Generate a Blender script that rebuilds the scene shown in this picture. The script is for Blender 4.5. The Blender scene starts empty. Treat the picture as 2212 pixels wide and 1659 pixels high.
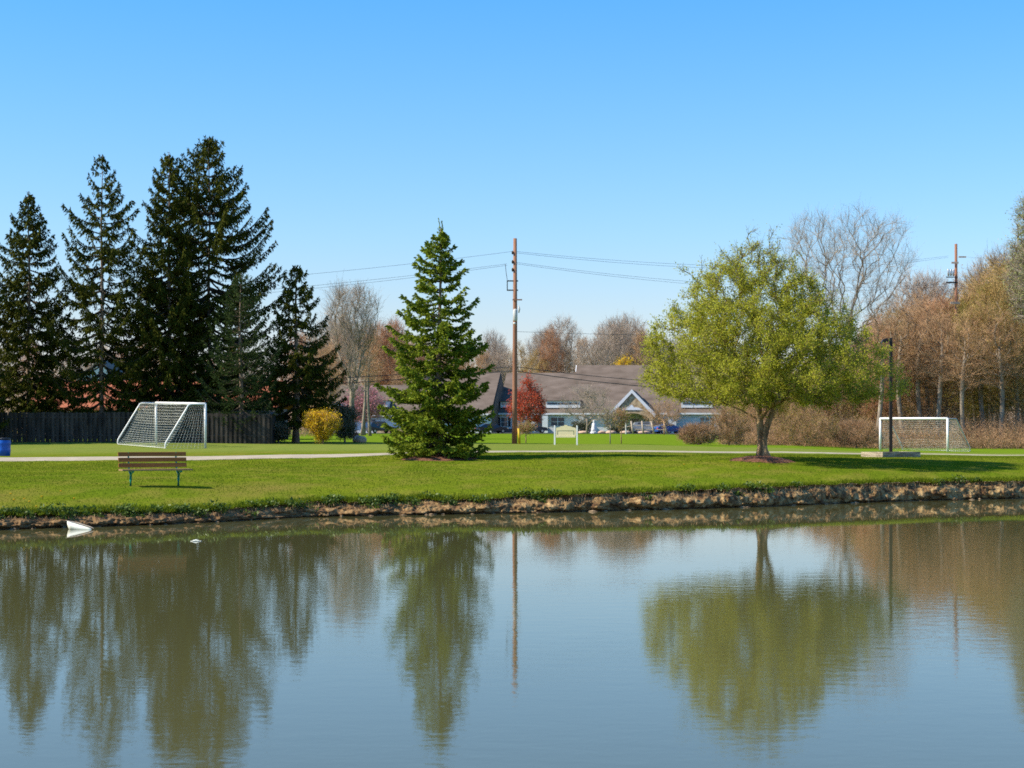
import bpy, math, random
import numpy as np
from mathutils import noise as mn, Vector

# ------------------------------------------------------------------ camera, sky, sun
sc = bpy.context.scene
COL = sc.collection
F, CX, HY, HC = 3700.0, 1106.0, 927.0, 2.2      # focal length in photo units, principal column, eye-level row, eye height
cam_d = bpy.data.cameras.new('camera'); cam = bpy.data.objects.new('camera', cam_d); COL.objects.link(cam)
cam.location = (0, 0, HC); cam.rotation_euler = (math.radians(90), 0, 0)
cam_d.sensor_width = 36; cam_d.lens = 36 * F / 2212; cam_d.shift_y = (HY - 829.5) / 2212
cam_d.clip_start = 0.5; cam_d.clip_end = 8000
cam_d.dof.use_dof = True; cam_d.dof.focus_distance = 52; cam_d.dof.aperture_fstop = 3.2
sc.camera = cam

SUN_EL, SUN_AZ_IN = math.radians(41), math.radians(11)
sdir = Vector((-math.cos(SUN_EL) * math.cos(SUN_AZ_IN), -math.cos(SUN_EL) * math.sin(SUN_AZ_IN), math.sin(SUN_EL)))
w = bpy.data.worlds.new('World'); sc.world = w; w.use_nodes = True
nt = w.node_tree; bg = nt.nodes['Background']
sky = nt.nodes.new('ShaderNodeTexSky'); sky.sky_type = 'NISHITA'; sky.sun_disc = False
sky.sun_elevation = SUN_EL; sky.sun_rotation = math.atan2(sdir.x, sdir.y)
sky.altitude = 100; sky.air_density = 1.35; sky.dust_density = 0.25; sky.ozone_density = 3.2
bg.inputs['Strength'].default_value = 0.092
tint = nt.nodes.new('ShaderNodeMix'); tint.data_type = 'RGBA'; tint.blend_type = 'MULTIPLY'; tint.inputs[0].default_value = 1
# the camera's saturated white balance: hazier near the skyline, deeper blue overhead
stc = nt.nodes.new('ShaderNodeTexCoord'); ssp = nt.nodes.new('ShaderNodeSeparateXYZ'); nt.links.new(stc.outputs['Generated'], ssp.inputs[0])
srp = nt.nodes.new('ShaderNodeValToRGB'); nt.links.new(ssp.outputs[2], srp.inputs[0])
srp.color_ramp.elements[0].position = 0.0; srp.color_ramp.elements[0].color = (.69, .62, .83, 1)
srp.color_ramp.elements[1].position = .25; srp.color_ramp.elements[1].color = (.275, .64, .95, 1)
e_ = srp.color_ramp.elements.new(.11); e_.color = (.50, .665, .91, 1)
sml = nt.nodes.new('ShaderNodeVectorMath'); sml.operation = 'SCALE'; sml.inputs['Scale'].default_value = 1.45
nt.links.new(srp.outputs[0], sml.inputs[0]); nt.links.new(sml.outputs[0], tint.inputs[7])
nt.links.new(sky.outputs[0], tint.inputs[6]); nt.links.new(tint.outputs[2], bg.inputs[0])
sun_d = bpy.data.lights.new('sun', 'SUN'); sun = bpy.data.objects.new('sun', sun_d); COL.objects.link(sun)
sun_d.energy = 5.0; sun_d.angle = math.radians(0.5); sun_d.color = (1.0, 0.90, 0.72)
sun.rotation_euler = sdir.to_track_quat('Z', 'Y').to_euler()
sc.view_settings.view_transform = 'Standard'; sc.view_settings.look = 'None'
sc.view_settings.exposure = 0.68; sc.view_settings.gamma = 1
sc.render.engine = 'CYCLES'
sc.cycles.max_bounces = 6; sc.cycles.diffuse_bounces = 2; sc.cycles.transparent_max_bounces = 8
sc.cycles.use_denoising = False
sc.cycles.filter_width = 1.7

rs = np.random.RandomState(7); random.seed(7)

# ------------------------------------------------------------------ object helpers
def tag(o, label=None, cat=None, group=None, kind=None):
    if label: o['label'] = label
    if cat: o['category'] = cat
    if group: o['group'] = group
    if kind: o['kind'] = kind
    return o
def thing(name, label, cat, loc=(0, 0, 0), rz=0.0, group=None):
    o = bpy.data.objects.new(name, None); COL.objects.link(o); o.location = loc; o.rotation_euler = (0, 0, rz)
    o.empty_display_size = 0.2
    return tag(o, label, cat, group)
def dup(root, loc, rz=0.0, scale=1.0, label=None, group=None):
    r = root.copy(); COL.objects.link(r); r.location = loc; r.rotation_euler = (0, 0, rz)
    r.scale = scale if isinstance(scale, tuple) else (scale,) * 3
    if label: r['label'] = label
    if group: r['group'] = group
    for ch in list(root.children):
        c = ch.copy(); COL.objects.link(c); c.parent = r
        for g in list(ch.children):
            d = g.copy(); COL.objects.link(d); d.parent = c
    return r
def mesh_np(name, V, Fc, mat, parent=None, smooth=False, attr=None):
    """one mesh object from arrays; Fc is a list of (M,k) index arrays"""
    V = np.asarray(V, dtype=np.float32)
    if not isinstance(Fc, list): Fc = [Fc]
    Fc = [np.asarray(f, dtype=np.int32) for f in Fc if len(f)]
    me = bpy.data.meshes.new(name)
    me.vertices.add(len(V)); me.vertices.foreach_set('co', V.ravel())
    idx = np.concatenate([f.ravel() for f in Fc]); tot = np.concatenate([np.full(len(f), f.shape[1], dtype=np.int32) for f in Fc])
    st = np.concatenate([[0], np.cumsum(tot)[:-1]]).astype(np.int32)
    me.loops.add(len(idx)); me.loops.foreach_set('vertex_index', idx)
    me.polygons.add(len(tot)); me.polygons.foreach_set('loop_start', st); me.polygons.foreach_set('loop_total', tot)
    me.polygons.foreach_set('use_smooth', np.full(len(tot), smooth, dtype=bool))
    me.update(calc_edges=True)
    if attr is not None:
        a = me.attributes.new('shade', 'FLOAT', 'POINT'); a.data.foreach_set('value', np.asarray(attr, dtype=np.float32))
    me.materials.append(mat)
    o = bpy.data.objects.new(name, me); COL.objects.link(o)
    if parent is not None: o.parent = parent
    return o
class MB:
    """collects solid pieces, linked as one mesh object"""
    def __init__(s): s.v = []; s.f3 = []; s.f4 = []; s.n = 0
    def add(s, V, f3=None, f4=None):
        V = np.asarray(V, float).reshape(-1, 3); s.v.append(V)
        if f3 is not None and len(f3): s.f3.append(np.asarray(f3) + s.n)
        if f4 is not None and len(f4): s.f4.append(np.asarray(f4) + s.n)
        s.n += len(V); return s
    def box(s, x0, x1, y0, y1, z0, z1):
        V = [(x, y, z) for z in (z0, z1) for y in (y0, y1) for x in (x0, x1)]
        return s.add(V, f4=[(0, 2, 3, 1), (4, 5, 7, 6), (0, 1, 5, 4), (1, 3, 7, 5), (3, 2, 6, 7), (2, 0, 4, 6)])
    def prism(s, pts, thick):
        """pts: planar loop (list of 3-vectors), extruded by vector thick"""
        P = np.asarray(pts, float); n = len(P); T = np.asarray(thick, float)
        V = np.vstack([P, P + T]); f3 = []; f4 = []
        for i in range(1, n - 1): f3 += [(0, i, i + 1), (n, n + i + 1, n + i)]
        for i in range(n): j = (i + 1) % n; f4.append((i, i + n, j + n, j))
        return s.add(V, f3, f4)
    def tube(s, pts, r, n=8, cap=True):
        P = np.asarray(pts, float); m = len(P); r = np.broadcast_to(np.asarray(r, float), (m,))
        T = np.gradient(P, axis=0); T /= np.linalg.norm(T, axis=1)[:, None] + 1e-9
        ref = np.array([0, 0, 1.0]) if abs(T[:, 2]).mean() < .9 else np.array([1.0, 0, 0])
        A = np.cross(T, ref); A /= np.linalg.norm(A, axis=1)[:, None] + 1e-9; B = np.cross(T, A)
        th = np.arange(n) * 2 * math.pi / n
        V = (P[:, None] + r[:, None, None] * (np.cos(th)[None, :, None] * A[:, None] + np.sin(th)[None, :, None] * B[:, None])).reshape(-1, 3)
        f4 = [(i * n + k, i * n + (k + 1) % n, (i + 1) * n + (k + 1) % n, (i + 1) * n + k) for i in range(m - 1) for k in range(n)]
        f3 = []
        if cap:
            V = np.vstack([V, P[0], P[-1]]); a, b = m * n, m * n + 1
            for k in range(n): f3 += [(a, (k + 1) % n, k), (b, (m - 1) * n + k, (m - 1) * n + (k + 1) % n)]
        return s.add(V, f3, f4)
    def build(s, name, mat, parent=None, smooth=False):
        fc = []
        if s.f3: fc.append(np.vstack(s.f3))
        if s.f4: fc.append(np.vstack(s.f4))
        return mesh_np(name, np.vstack(s.v), fc, mat, parent, smooth)
def segs(p0, p1, r0, r1, n=3):
    """open tapered prisms for many segments -> V, F4"""
    p0, p1 = np.asarray(p0, float), np.asarray(p1, float); r0 = np.broadcast_to(r0, (len(p0),)); r1 = np.broadcast_to(r1, (len(p0),))
    T = p1 - p0; T /= np.linalg.norm(T, axis=1)[:, None] + 1e-9
    ref = np.where(np.abs(T[:, 2:3]) < .9, [[0, 0, 1.0]], [[1.0, 0, 0]])
    A = np.cross(T, ref); A /= np.linalg.norm(A, axis=1)[:, None] + 1e-9; B = np.cross(T, A)
    th = np.arange(n) * 2 * math.pi / n; c, s_ = np.cos(th), np.sin(th)
    ring = c[None, :, None] * A[:, None] + s_[None, :, None] * B[:, None]
    V = np.concatenate([p0[:, None] + r0[:, None, None] * ring, p1[:, None] + r1[:, None, None] * ring], axis=1).reshape(-1, 3)
    base = np.arange(len(p0))[:, None] * 2 * n; k = np.arange(n); k2 = (k + 1) % n
    Fq = np.stack([base + k, base + k2, base + n + k2, base + n + k], axis=-1).reshape(-1, 4)
    return V, Fq
def kites(P, D, L, W, rng, flat=0.0):
    """thin leaf-shaped quads: base, side, tip, side"""
    N = len(P); D = D / (np.linalg.norm(D, axis=1)[:, None] + 1e-9)
    R = rng.normal(size=(N, 3)); R[:, 2] += flat * np.sign(R[:, 2] + 1e-9) * 2 if flat else 0
    if flat:                       # faces mostly looking up: side vector kept near horizontal
        R = np.cross(D, np.array([0, 0, 1.0]) + rng.normal(size=(N, 3)) * (1 - flat))
        S = R
    else: S = np.cross(D, R)
    S /= np.linalg.norm(S, axis=1)[:, None] + 1e-9
    L = np.broadcast_to(L, (N,))[:, None]; W = np.broadcast_to(W, (N,))[:, None]
    V = np.stack([P, P + D * L * .4 + S * W * .5, P + D * L, P + D * L * .4 - S * W * .5], axis=1).reshape(-1, 3)
    Fq = np.arange(N * 4).reshape(N, 4)
    return V, Fq
def unit(rng, n):
    v = rng.normal(size=(n, 3)); return v / np.linalg.norm(v, axis=1)[:, None]

# ------------------------------------------------------------------ materials
def mat(name, c1, c2=None, scale=5.0, rough=0.8, bump=0.0, bscale=None, trans=0.0, metal=0.0, attr=False, detail=4, stretch=None, spec=0.3, contrast=1.0):
    m = bpy.data.materials.new(name); m.use_nodes = True; t = m.node_tree; N = t.nodes; Lk = t.links
    b = N['Principled BSDF']; b.inputs['Roughness'].default_value = rough; b.inputs['Metallic'].default_value = metal
    b.inputs['Specular IOR Level'].default_value = spec
    c2 = c2 or tuple(x * .8 for x in c1)
    tc = N.new('ShaderNodeTexCoord'); mp = N.new('ShaderNodeMapping'); Lk.new(tc.outputs['Object'], mp.inputs[0])
    if stretch: mp.inputs['Scale'].default_value = stretch
    nz = N.new('ShaderNodeTexNoise'); nz.inputs['Scale'].default_value = scale; nz.inputs['Detail'].default_value = detail
    Lk.new(mp.outputs[0], nz.inputs[0])
    mr = N.new('ShaderNodeMapRange'); mr.inputs[1].default_value = .5 - .2 / contrast; mr.inputs[2].default_value = .5 + .2 / contrast
    Lk.new(nz.outputs[0], mr.inputs[0])
    mx = N.new('ShaderNodeMix'); mx.data_type = 'RGBA'; mx.inputs[6].default_value = (*c1, 1); mx.inputs[7].default_value = (*c2, 1)
    fac = mr.outputs[0]
    if attr:
        at = N.new('ShaderNodeAttribute'); at.attribute_name = 'shade'
        av = N.new('ShaderNodeMath'); av.operation = 'ADD'; hf = N.new('ShaderNodeMath'); hf.operation = 'MULTIPLY'; hf.inputs[1].default_value = .5
        Lk.new(mr.outputs[0], av.inputs[0]); Lk.new(at.outputs['Fac'], av.inputs[1]); Lk.new(av.outputs[0], hf.inputs[0]); fac = hf.outputs[0]
    Lk.new(fac, mx.inputs[0]); Lk.new(mx.outputs[2], b.inputs['Base Color'])
    if bump:
        n2 = N.new('ShaderNodeTexNoise'); n2.inputs['Scale'].default_value = bscale or scale * 4; n2.inputs['Detail'].default_value = 4
        Lk.new(mp.outputs[0], n2.inputs[0]); bp = N.new('ShaderNodeBump'); bp.inputs['Strength'].default_value = bump; bp.inputs['Distance'].default_value = .05
        Lk.new(n2.outputs[0], bp.inputs['Height']); Lk.new(bp.outputs[0], b.inputs['Normal'])
    if trans:
        tr = N.new('ShaderNodeBsdfTranslucent'); Lk.new(mx.outputs[2], tr.inputs[0]); ms = N.new('ShaderNodeMixShader'); ms.inputs[0].default_value = trans
        Lk.new(b.outputs[0], ms.inputs[1]); Lk.new(tr.outputs[0], ms.inputs[2]); Lk.new(ms.outputs[0], N['Material Output'].inputs[0])
    return m

M = {}
M['spruce_old'] = mat('old_spruce_needles', (.016, .029, .004), (.098, .100, .012), .9, .8, trans=.12, attr=True, spec=.05)
M['spruce_young'] = mat('spruce_needles', (.065, .115, .011), (.29, .34, .032), 1.5, .8, trans=.25, attr=True, spec=.03)
M['pine'] = mat('pine_needles', (.022, .044, .013), (.06, .088, .026), 1.2, .8, trans=.15, attr=True, spec=.05)
M['limb'] = mat('dark_limbs', (.05, .04, .028), (.09, .07, .05), 3, .9)
M['bark_spruce'] = mat('spruce_bark', (.16, .11, .075), (.30, .23, .17), 3, .9, .5, 12)
M['bark'] = mat('grey_bark', (.17, .13, .095), (.34, .28, .21), 4, .9, .8, 14, stretch=(1, 1, .35))
M['bark_apple'] = mat('pale_flaking_bark', (.13, .075, .038), (.42, .28, .15), 5, .9, 1.0, 16, stretch=(1, 1, .3), contrast=1.6)
M['twig'] = mat('bare_twigs', (.26, .19, .145), (.42, .34, .27), .5, .9)  # lightened: distance haze is put into the twig colour
M['twig_pale'] = mat('pale_bare_twigs', (.26, .20, .15), (.42, .35, .27), .5, .9)
M['twig_red'] = mat('budding_twigs_red', (.40, .19, .10), (.52, .28, .15), .4, .85, trans=.2)
M['twig_orange'] = mat('budding_twigs_orange', (.40, .26, .10), (.50, .36, .14), .4, .85, trans=.25)
M['twig_yellow'] = mat('budding_twigs_yellow', (.28, .22, .04), (.40, .33, .07), .5, .85, trans=.3)
M['twig_brown'] = mat('budding_twigs_brown', (.42, .25, .13), (.56, .36, .20), .4, .85, trans=.2)
M['leaf_young'] = mat('young_leaves', (.28, .31, .022), (.56, .54, .070), 1.3, .8, trans=.5, attr=True, spec=.1)
M['leaf_pale'] = mat('pale_new_leaves', (.25, .28, .08), (.40, .42, .16), .6, .6, trans=.35, attr=True)
M['leaf_red'] = mat('red_leaves', (.42, .045, .02), (.60, .11, .04), .8, .6, trans=.3, attr=True)
M['blossom_pink'] = mat('pink_blossom', (.42, .15, .20), (.60, .28, .33), 1, .7, trans=.3, attr=True)
M['blossom_yellow'] = mat('yellow_blossom', (.60, .36, .008), (.85, .58, .02), 3, .7, trans=.3, attr=True)
M['leaf_dark'] = mat('dark_hedge_leaves', (.03, .045, .015), (.07, .085, .03), 3, .6, trans=.1, attr=True)
M['leaf_weed'] = mat('weed_leaves', (.04, .08, .012), (.13, .19, .02), 4, .5, trans=.25, attr=True)
M['grass_blade'] = mat('grass_blades', (.100, .150, .010), (.175, .212, .018), .7, .7, trans=.4, attr=True, spec=.0)
M['grass_dry'] = mat('dry_roots', (.20, .12, .06), (.34, .23, .12), 2, .9, attr=True)
M['brush'] = mat('brown_brush', (.36, .20, .105), (.48, .31, .17), .35, .9, trans=.2)
M['white'] = mat('white_paint', (.80, .80, .77), (.70, .70, .67), 2, .35, spec=.5)
M['white_trim'] = mat('white_trim', (.76, .76, .76), (.66, .67, .70), 1, .5)
M['siding'] = mat('pale_siding', (.66, .68, .72), (.58, .60, .65), .6, .6, .3, 4, stretch=(.2, .2, 6))
M['twig_apple'] = mat('apple_twigs', (.16, .12, .05), (.26, .21, .09), 2, .8)
M['net'] = mat('white_net_cord', (.62, .62, .56), (.5, .5, .45), 3, .8)
M['galv'] = mat('galvanised_pipe', (.50, .51, .52), (.36, .37, .38), 6, .35, metal=.7)
M['green_metal'] = mat('green_enamel', (.010, .27, .18), (.008, .20, .13), 8, .4)
M['bench_wood'] = mat('stained_bench_wood', (.26, .085, .015), (.40, .16, .03), 3, .6, .3, 30, stretch=(.3, 6, 6))
M['seat_wood'] = mat('weathered_bench_wood', (.28, .16, .07), (.36, .22, .10), 3, .6, .3, 30)
M['blue_plastic'] = mat('blue_plastic', (.004, .10, .52), (.003, .075, .40), 2, .35, spec=.5)
M['black_metal'] = mat('black_metal', (.018, .014, .012), (.03, .022, .018), 4, .45)
M['black_bag'] = mat('black_bin_liner', (.01, .01, .012), (.03, .03, .035), 9, .3, .8, 20)
M['timber'] = mat('sawn_timber', (.26, .20, .14), (.52, .44, .33), 5, .9, .8, 20, stretch=(.4, .4, 5), contrast=1.6)
M['pole_wood'] = mat('creosoted_pole_wood', (.20, .085, .045), (.30, .15, .09), 2.0, .8, .5, 14, stretch=(3, 3, .25))
M['yellow'] = mat('yellow_plastic', (.62, .40, .015), (.52, .33, .01), 3, .5)
M['insulator'] = mat('grey_porcelain', (.55, .55, .52), (.42, .42, .4), 5, .3)
M['wire'] = mat('wire', (.03, .03, .035), (.05, .05, .055), 3, .6)
M['sign_cream'] = mat('cream_sign_paint', (.76, .66, .40), (.68, .59, .35), 3, .6)
M['sign_inset'] = mat('sign_inset', (.68, .6, .34), (.6, .52, .3), 4, .6)
M['sign_green'] = mat('sign_green_line', (.05, .12, .05), (.06, .14, .06), 4, .6)
M['fence'] = mat('weathered_fence_board', (.024, .019, .015), (.080, .064, .050), 1.6, .85, .4, 12, stretch=(1.5, 1.5, .3), contrast=1.5)
M['brick_orange'] = mat('orange_brick', (.40, .13, .06), (.30, .09, .045), 3, .9, .3, 14)
M['brick_brown'] = mat('brown_brick', (.13, .10, .10), (.20, .16, .15), 6, .9, .3, 14)
M['stone'] = mat('tan_stone_veneer', (.30, .20, .11), (.55, .42, .25), 2.2, .9, .5, 5, contrast=1.8)
M['shingle'] = mat('brown_roof_shingles', (.105, .078, .06), (.175, .135, .11), .55, .92, .5, 6, stretch=(.8, .8, 2.2))
M['shingle_grey'] = mat('grey_roof_shingles', (.12, .11, .10), (.18, .17, .155), .6, .9)
M['shutter'] = mat('dark_shutter', (.02, .025, .04), (.03, .035, .05), 3, .6)
M['glass'] = mat('window_glass', (.06, .08, .10), (.10, .13, .16), .5, .08, spec=.8)
M['door'] = mat('grey_door', (.22, .22, .25), (.18, .18, .2), 2, .5)
M['rail_wood'] = mat('grey_rail_wood', (.34, .27, .21), (.50, .42, .34), 4, .9)
M['rock'] = mat('sandstone_rock', (.42, .27, .18), (.58, .42, .30), 3, .9, .8, 9)
M['mulch'] = mat('bark_mulch', (.11, .042, .022), (.23, .105, .06), 9, .95, 1.0, 40, contrast=1.6)
M['statue'] = mat('white_stone', (.75, .75, .74), (.62, .62, .62), 4, .7)
M['car_dark'] = mat('dark_blue_car_paint', (.015, .022, .04), (.02, .028, .05), 1, .2, spec=.6)
M['car_blue'] = mat('blue_car_paint', (.015, .06, .22), (.02, .07, .25), 1, .2, spec=.6)
M['car_grey'] = mat('grey_car_paint', (.25, .26, .27), (.3, .31, .32), 1, .25, spec=.6)
M['tyre'] = mat('tyre_rubber', (.015, .015, .015), (.02, .02, .02), 4, .8)
M['tail_red'] = mat('red_lamp_lens', (.55, .03, .03), (.45, .02, .02), 3, .3)
M['wet_white'] = mat('white_wet_plastic', (.82, .82, .72), (.72, .73, .60), 5, .4, spec=.5)
M['asphalt'] = mat('asphalt', (.06, .06, .06), (.08, .08, .08), 3, .9)

# ------------------------------------------------------------------ terrain
# columns: photo column, distance of the waterline, profile (distance behind the waterline, height)
cols = [
 (-900, 31.0, [(.45, .30), (1.6, .44), (3.0, 0.54), (8, .72), (27, 1.0), (31, 1.05), (58, 1.15), (68, 1.42), (240, 1.6), (600, 1.8)]),
 (0,    37.2, [(.45, .30), (1.6, .44), (3.0, 0.54), (7.8, .72), (24, .92), (29, 1.06), (33, 1.09), (36, 1.05), (58, 1.15), (65.8, 1.42), (243, 1.6), (600, 1.8)]),
 (330,  39.2, [(.45, .28), (1.6, .42), (3.0, 0.52), (5.8, .72), (23, .95), (28, 1.09), (32, 1.12), (54, 1.12), (63.8, 1.42), (240, 1.6), (600, 1.8)]),
 (670,  42.8, [(.45, .33), (1.6, .47), (3.0, 0.57), (7.2, .77), (21, 1.03), (25, 1.15), (30, 1.18), (52, 1.25), (69, 1.35), (240, 1.6), (600, 1.8)]),
 (945,  44.0, [(.45, .34), (1.6, .49), (3.0, 0.59), (8, .80), (17.5, 1.02), (19.8, 1.11), (22.2, 1.20), (29, 1.19), (56, 1.25), (68, 1.28), (116, 1.35), (240, 1.6), (600, 1.8)]),
 (1300, 45.7, [(.45, .46), (1.6, .58), (3.0, 0.68), (9.5, .84), (15.5, 1.09), (18.1, 1.17), (20.5, 1.23), (22.5, 1.255), (28, 1.21), (34, 1.12), (39, 1.13), (54, 1.15), (66, 1.20), (114, 1.3), (236, 1.6), (600, 1.7)]),
 (1645, 48.4, [(.45, .53), (1.6, .64), (3.0, 0.74), (6.0, .92), (10.1, 1.19), (16, 1.20), (26, 1.10), (39, .99), (64, .98), (107, .82), (230, 1.4), (600, 1.6)]),
 (1924, 51.8, [(.45, .55), (1.6, .66), (2.7, .80), (6.7, 1.00), (10.7, 1.12), (14, 1.14), (26, 1.02), (41, .84), (73, .58), (103, .61), (230, 1.2), (600, 1.5)]),
 (2212, 54.3, [(.45, .55), (1.6, .66), (2.5, .74), (4.4, .92), (8, 1.06), (12, 1.08), (22, .97), (43, .69), (71, .50), (101, .60), (230, 1.2), (600, 1.5)]),
 (3100, 60.0, [(.45, .55), (1.6, .66), (3.0, 0.76), (5, .88), (9, 1.0), (43, .69), (71, .50), (101, .60), (230, 1.2), (600, 1.5)]),
]
CXD = np.array([c[0] for c in cols], float); CW = np.array([c[1] for c in cols], float)
VG = np.concatenate([np.linspace(.45, 12, 80), np.linspace(12.3, 120, 300), np.linspace(125, 600, 96)])
CZ = np.array([np.interp(VG, [p[0] for p in c[2]], [p[1] for p in c[2]]) for c in cols])
ker = np.hanning(9); ker /= ker.sum()
for i in range(len(CZ)):
    pz = np.pad(CZ[i], 4, mode='edge'); sm = np.convolve(pz, ker, 'valid'); CZ[i, 12:] = sm[12:]
def yw_of(xd): return np.interp(xd, CXD, CW)
def ground(X, Y):
    X = np.asarray(X, float); Y = np.asarray(Y, float); xd = np.clip(X / np.maximum(Y, 20) * F + CX, CXD[0], CXD[-1])
    v = Y - yw_of(xd); j = np.clip(np.searchsorted(CXD, xd) - 1, 0, len(cols) - 2); t = (xd - CXD[j]) / (CXD[j + 1] - CXD[j]); t = t * t * (3 - 2 * t)
    vi = np.interp(np.clip(v, VG[0], VG[-1]), VG, np.arange(len(VG))); a = vi.astype(int); b = np.minimum(a + 1, len(VG) - 1); fr = vi - a
    za = CZ[j, a] * (1 - fr) + CZ[j, b] * fr; zb = CZ[j + 1, a] * (1 - fr) + CZ[j + 1, b] * fr
    return za * (1 - t) + zb * t
def P(xd, yd, d):
    "photo column, photo row, distance -> world point"
    return np.array([(xd - CX) / F * d, d, HC + (HY - yd) / F * d])
def G(xd, d, dz=0.0):
    X = (xd - CX) / F * d; return (X, d, float(ground(X, d)) + dz)

def fbm(x, y, z=0.0, o=3):
    return mn.fractal(Vector((x, y, z)), 1.0, 2.0, o)
# column parameter of the sheet
tcol = np.concatenate([np.linspace(-2.6, -.40, 40)[:-1], np.linspace(-.40, .42, 620), np.linspace(.42, 2.6, 40)[1:]])
wat, lipv = [], []
for t in tcol:
    xd = t * F + CX; yw = float(yw_of(np.clip(xd, CXD[0], CXD[-1]))); X = t * yw
    wv = .30 * fbm(X * .35, 3.1) + .14 * fbm(X * 1.5, 7.7) + .06 * fbm(X * 5, 1.3)
    lv = .50 + .22 * fbm(X * .9, 12.3) + .16 * fbm(X * 3.2, 5.5)
    wat.append(yw + wv * .8); lipv.append(max(.16, lv))
wat = np.array(wat); lipv = np.array(lipv)
vrow = np.concatenate([[0, .1, .2, .35, .55, .8, 1.1, 1.5], np.linspace(2, 14, 40), np.linspace(14.5, 60, 92), np.linspace(62, 130, 50), np.linspace(135, 330, 40), [400, 600, 1000, 2000, 4500]])
rowsY = wat[None, :] + lipv[None, :] + vrow[:, None]
Xg = tcol[None, :] * np.maximum(rowsY, 1); Zg = ground(Xg, rowsY)
for i in range(len(vrow)):
    if vrow[i] < 60:
        for k in range(len(tcol)):
            if -.42 < tcol[k] < .44:
                Zg[i, k] += .022 * fbm(Xg[i, k] * .5, rowsY[i, k] * .5, 2.2) + (.03 * fbm(Xg[i, k] * 3, rowsY[i, k] * 3, 9.1) if vrow[i] < 2 else 0)
liftz = Zg[0].copy()
def grid_faces(nr, nc):
    a = (np.arange(nr - 1)[:, None] * nc + np.arange(nc - 1)[None, :]).ravel()
    return np.stack([a, a + 1, a + nc + 1, a + nc], axis=1)
Vg = np.stack([Xg, rowsY, Zg], axis=-1).reshape(-1, 3)

def grass_material():
    m = bpy.data.materials.new('mown_grass'); m.use_nodes = True; t = m.node_tree; N = t.nodes; L = t.links; b = N['Principled BSDF']
    b.inputs['Roughness'].default_value = .85; b.inputs['Specular IOR Level'].default_value = .0
    tc = N.new('ShaderNodeTexCoord')
    def nz(sc_, det, stretch=(1, 1, 1)):
        mp = N.new('ShaderNodeMapping'); mp.inputs['Scale'].default_value = stretch; L.new(tc.outputs['Object'], mp.inputs[0])
        n = N.new('ShaderNodeTexNoise'); n.inputs['Scale'].default_value = sc_; n.inputs['Detail'].default_value = det; L.new(mp.outputs[0], n.inputs[0]); return n.outputs[0]
    def rng_(s, lo, hi):
        r = N.new('ShaderNodeMapRange'); r.inputs[1].default_value = lo; r.inputs[2].default_value = hi; L.new(s, r.inputs[0]); return r.outputs[0]
    def mix(f, a, b2):
        x = N.new('ShaderNodeMix'); x.data_type = 'RGBA'; L.new(f, x.inputs[0])
        if isinstance(a, tuple): x.inputs[6].default_value = (*a, 1)
        else: L.new(a, x.inputs[6])
        if isinstance(b2, tuple): x.inputs[7].default_value = (*b2, 1)
        else: L.new(b2, x.inputs[7])
        return x.outputs[2]
    base = mix(rng_(nz(.35, 5, (1, .6, 1)), .35, .65), (.110, .158, .010), (.165, .190, .014))
    base = mix(rng_(nz(7, 6), .38, .68), base, (.080, .118, .008))
    # thin, brownish turf in patches near the left shore
    patch = rng_(nz(.22, 4, (1, .8, 1)), .50, .68)
    sep = N.new('ShaderNodeSeparateXYZ'); L.new(tc.outputs['Object'], sep.inputs[0])
    lf = rng_(sep.outputs[0], 6.0, -9.0); nr = rng_(sep.outputs[1], 58.0, 43.0)
    mu = N.new('ShaderNodeMath'); mu.operation = 'MULTIPLY'; L.new(lf, mu.inputs[0]); L.new(nr, mu.inputs[1])
    mu2 = N.new('ShaderNodeMath'); mu2.operation = 'MULTIPLY'; L.new(mu.outputs[0], mu2.inputs[0]); L.new(patch, mu2.inputs[1])
    base = mix(rng_(nz(1.1, 5, (1, .5, 1)), .47, .66), base, (.165, .165, .024))
    base = mix(mu2.outputs[0], base, (.20, .155, .04))
    # the far playing field is paler and drier
    far = rng_(sep.outputs[1], 72.0, 84.0)
    ff = N.new('ShaderNodeMath'); ff.operation = 'MULTIPLY'; L.new(far, ff.inputs[0]); ff.inputs[1].default_value = .55
    base = mix(ff.outputs[0], base, (.185, .225, .055))
    back = rng_(sep.outputs[1], 112.0, 116.0)
    base = mix(back, base, (.13, .20, .014))
    L.new(base, b.inputs['Base Color'])
    bp = N.new('ShaderNodeBump'); bp.inputs['Strength'].default_value = .8; bp.inputs['Distance'].default_value = .04; L.new(nz(14, 6), bp.inputs['Height']); L.new(bp.outputs[0], b.inputs['Normal'])
    return m
M['grass'] = grass_material()
tag(mesh_np('ground', Vg, grid_faces(len(vrow), len(tcol)), M['grass'], smooth=True), kind='structure')

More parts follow.
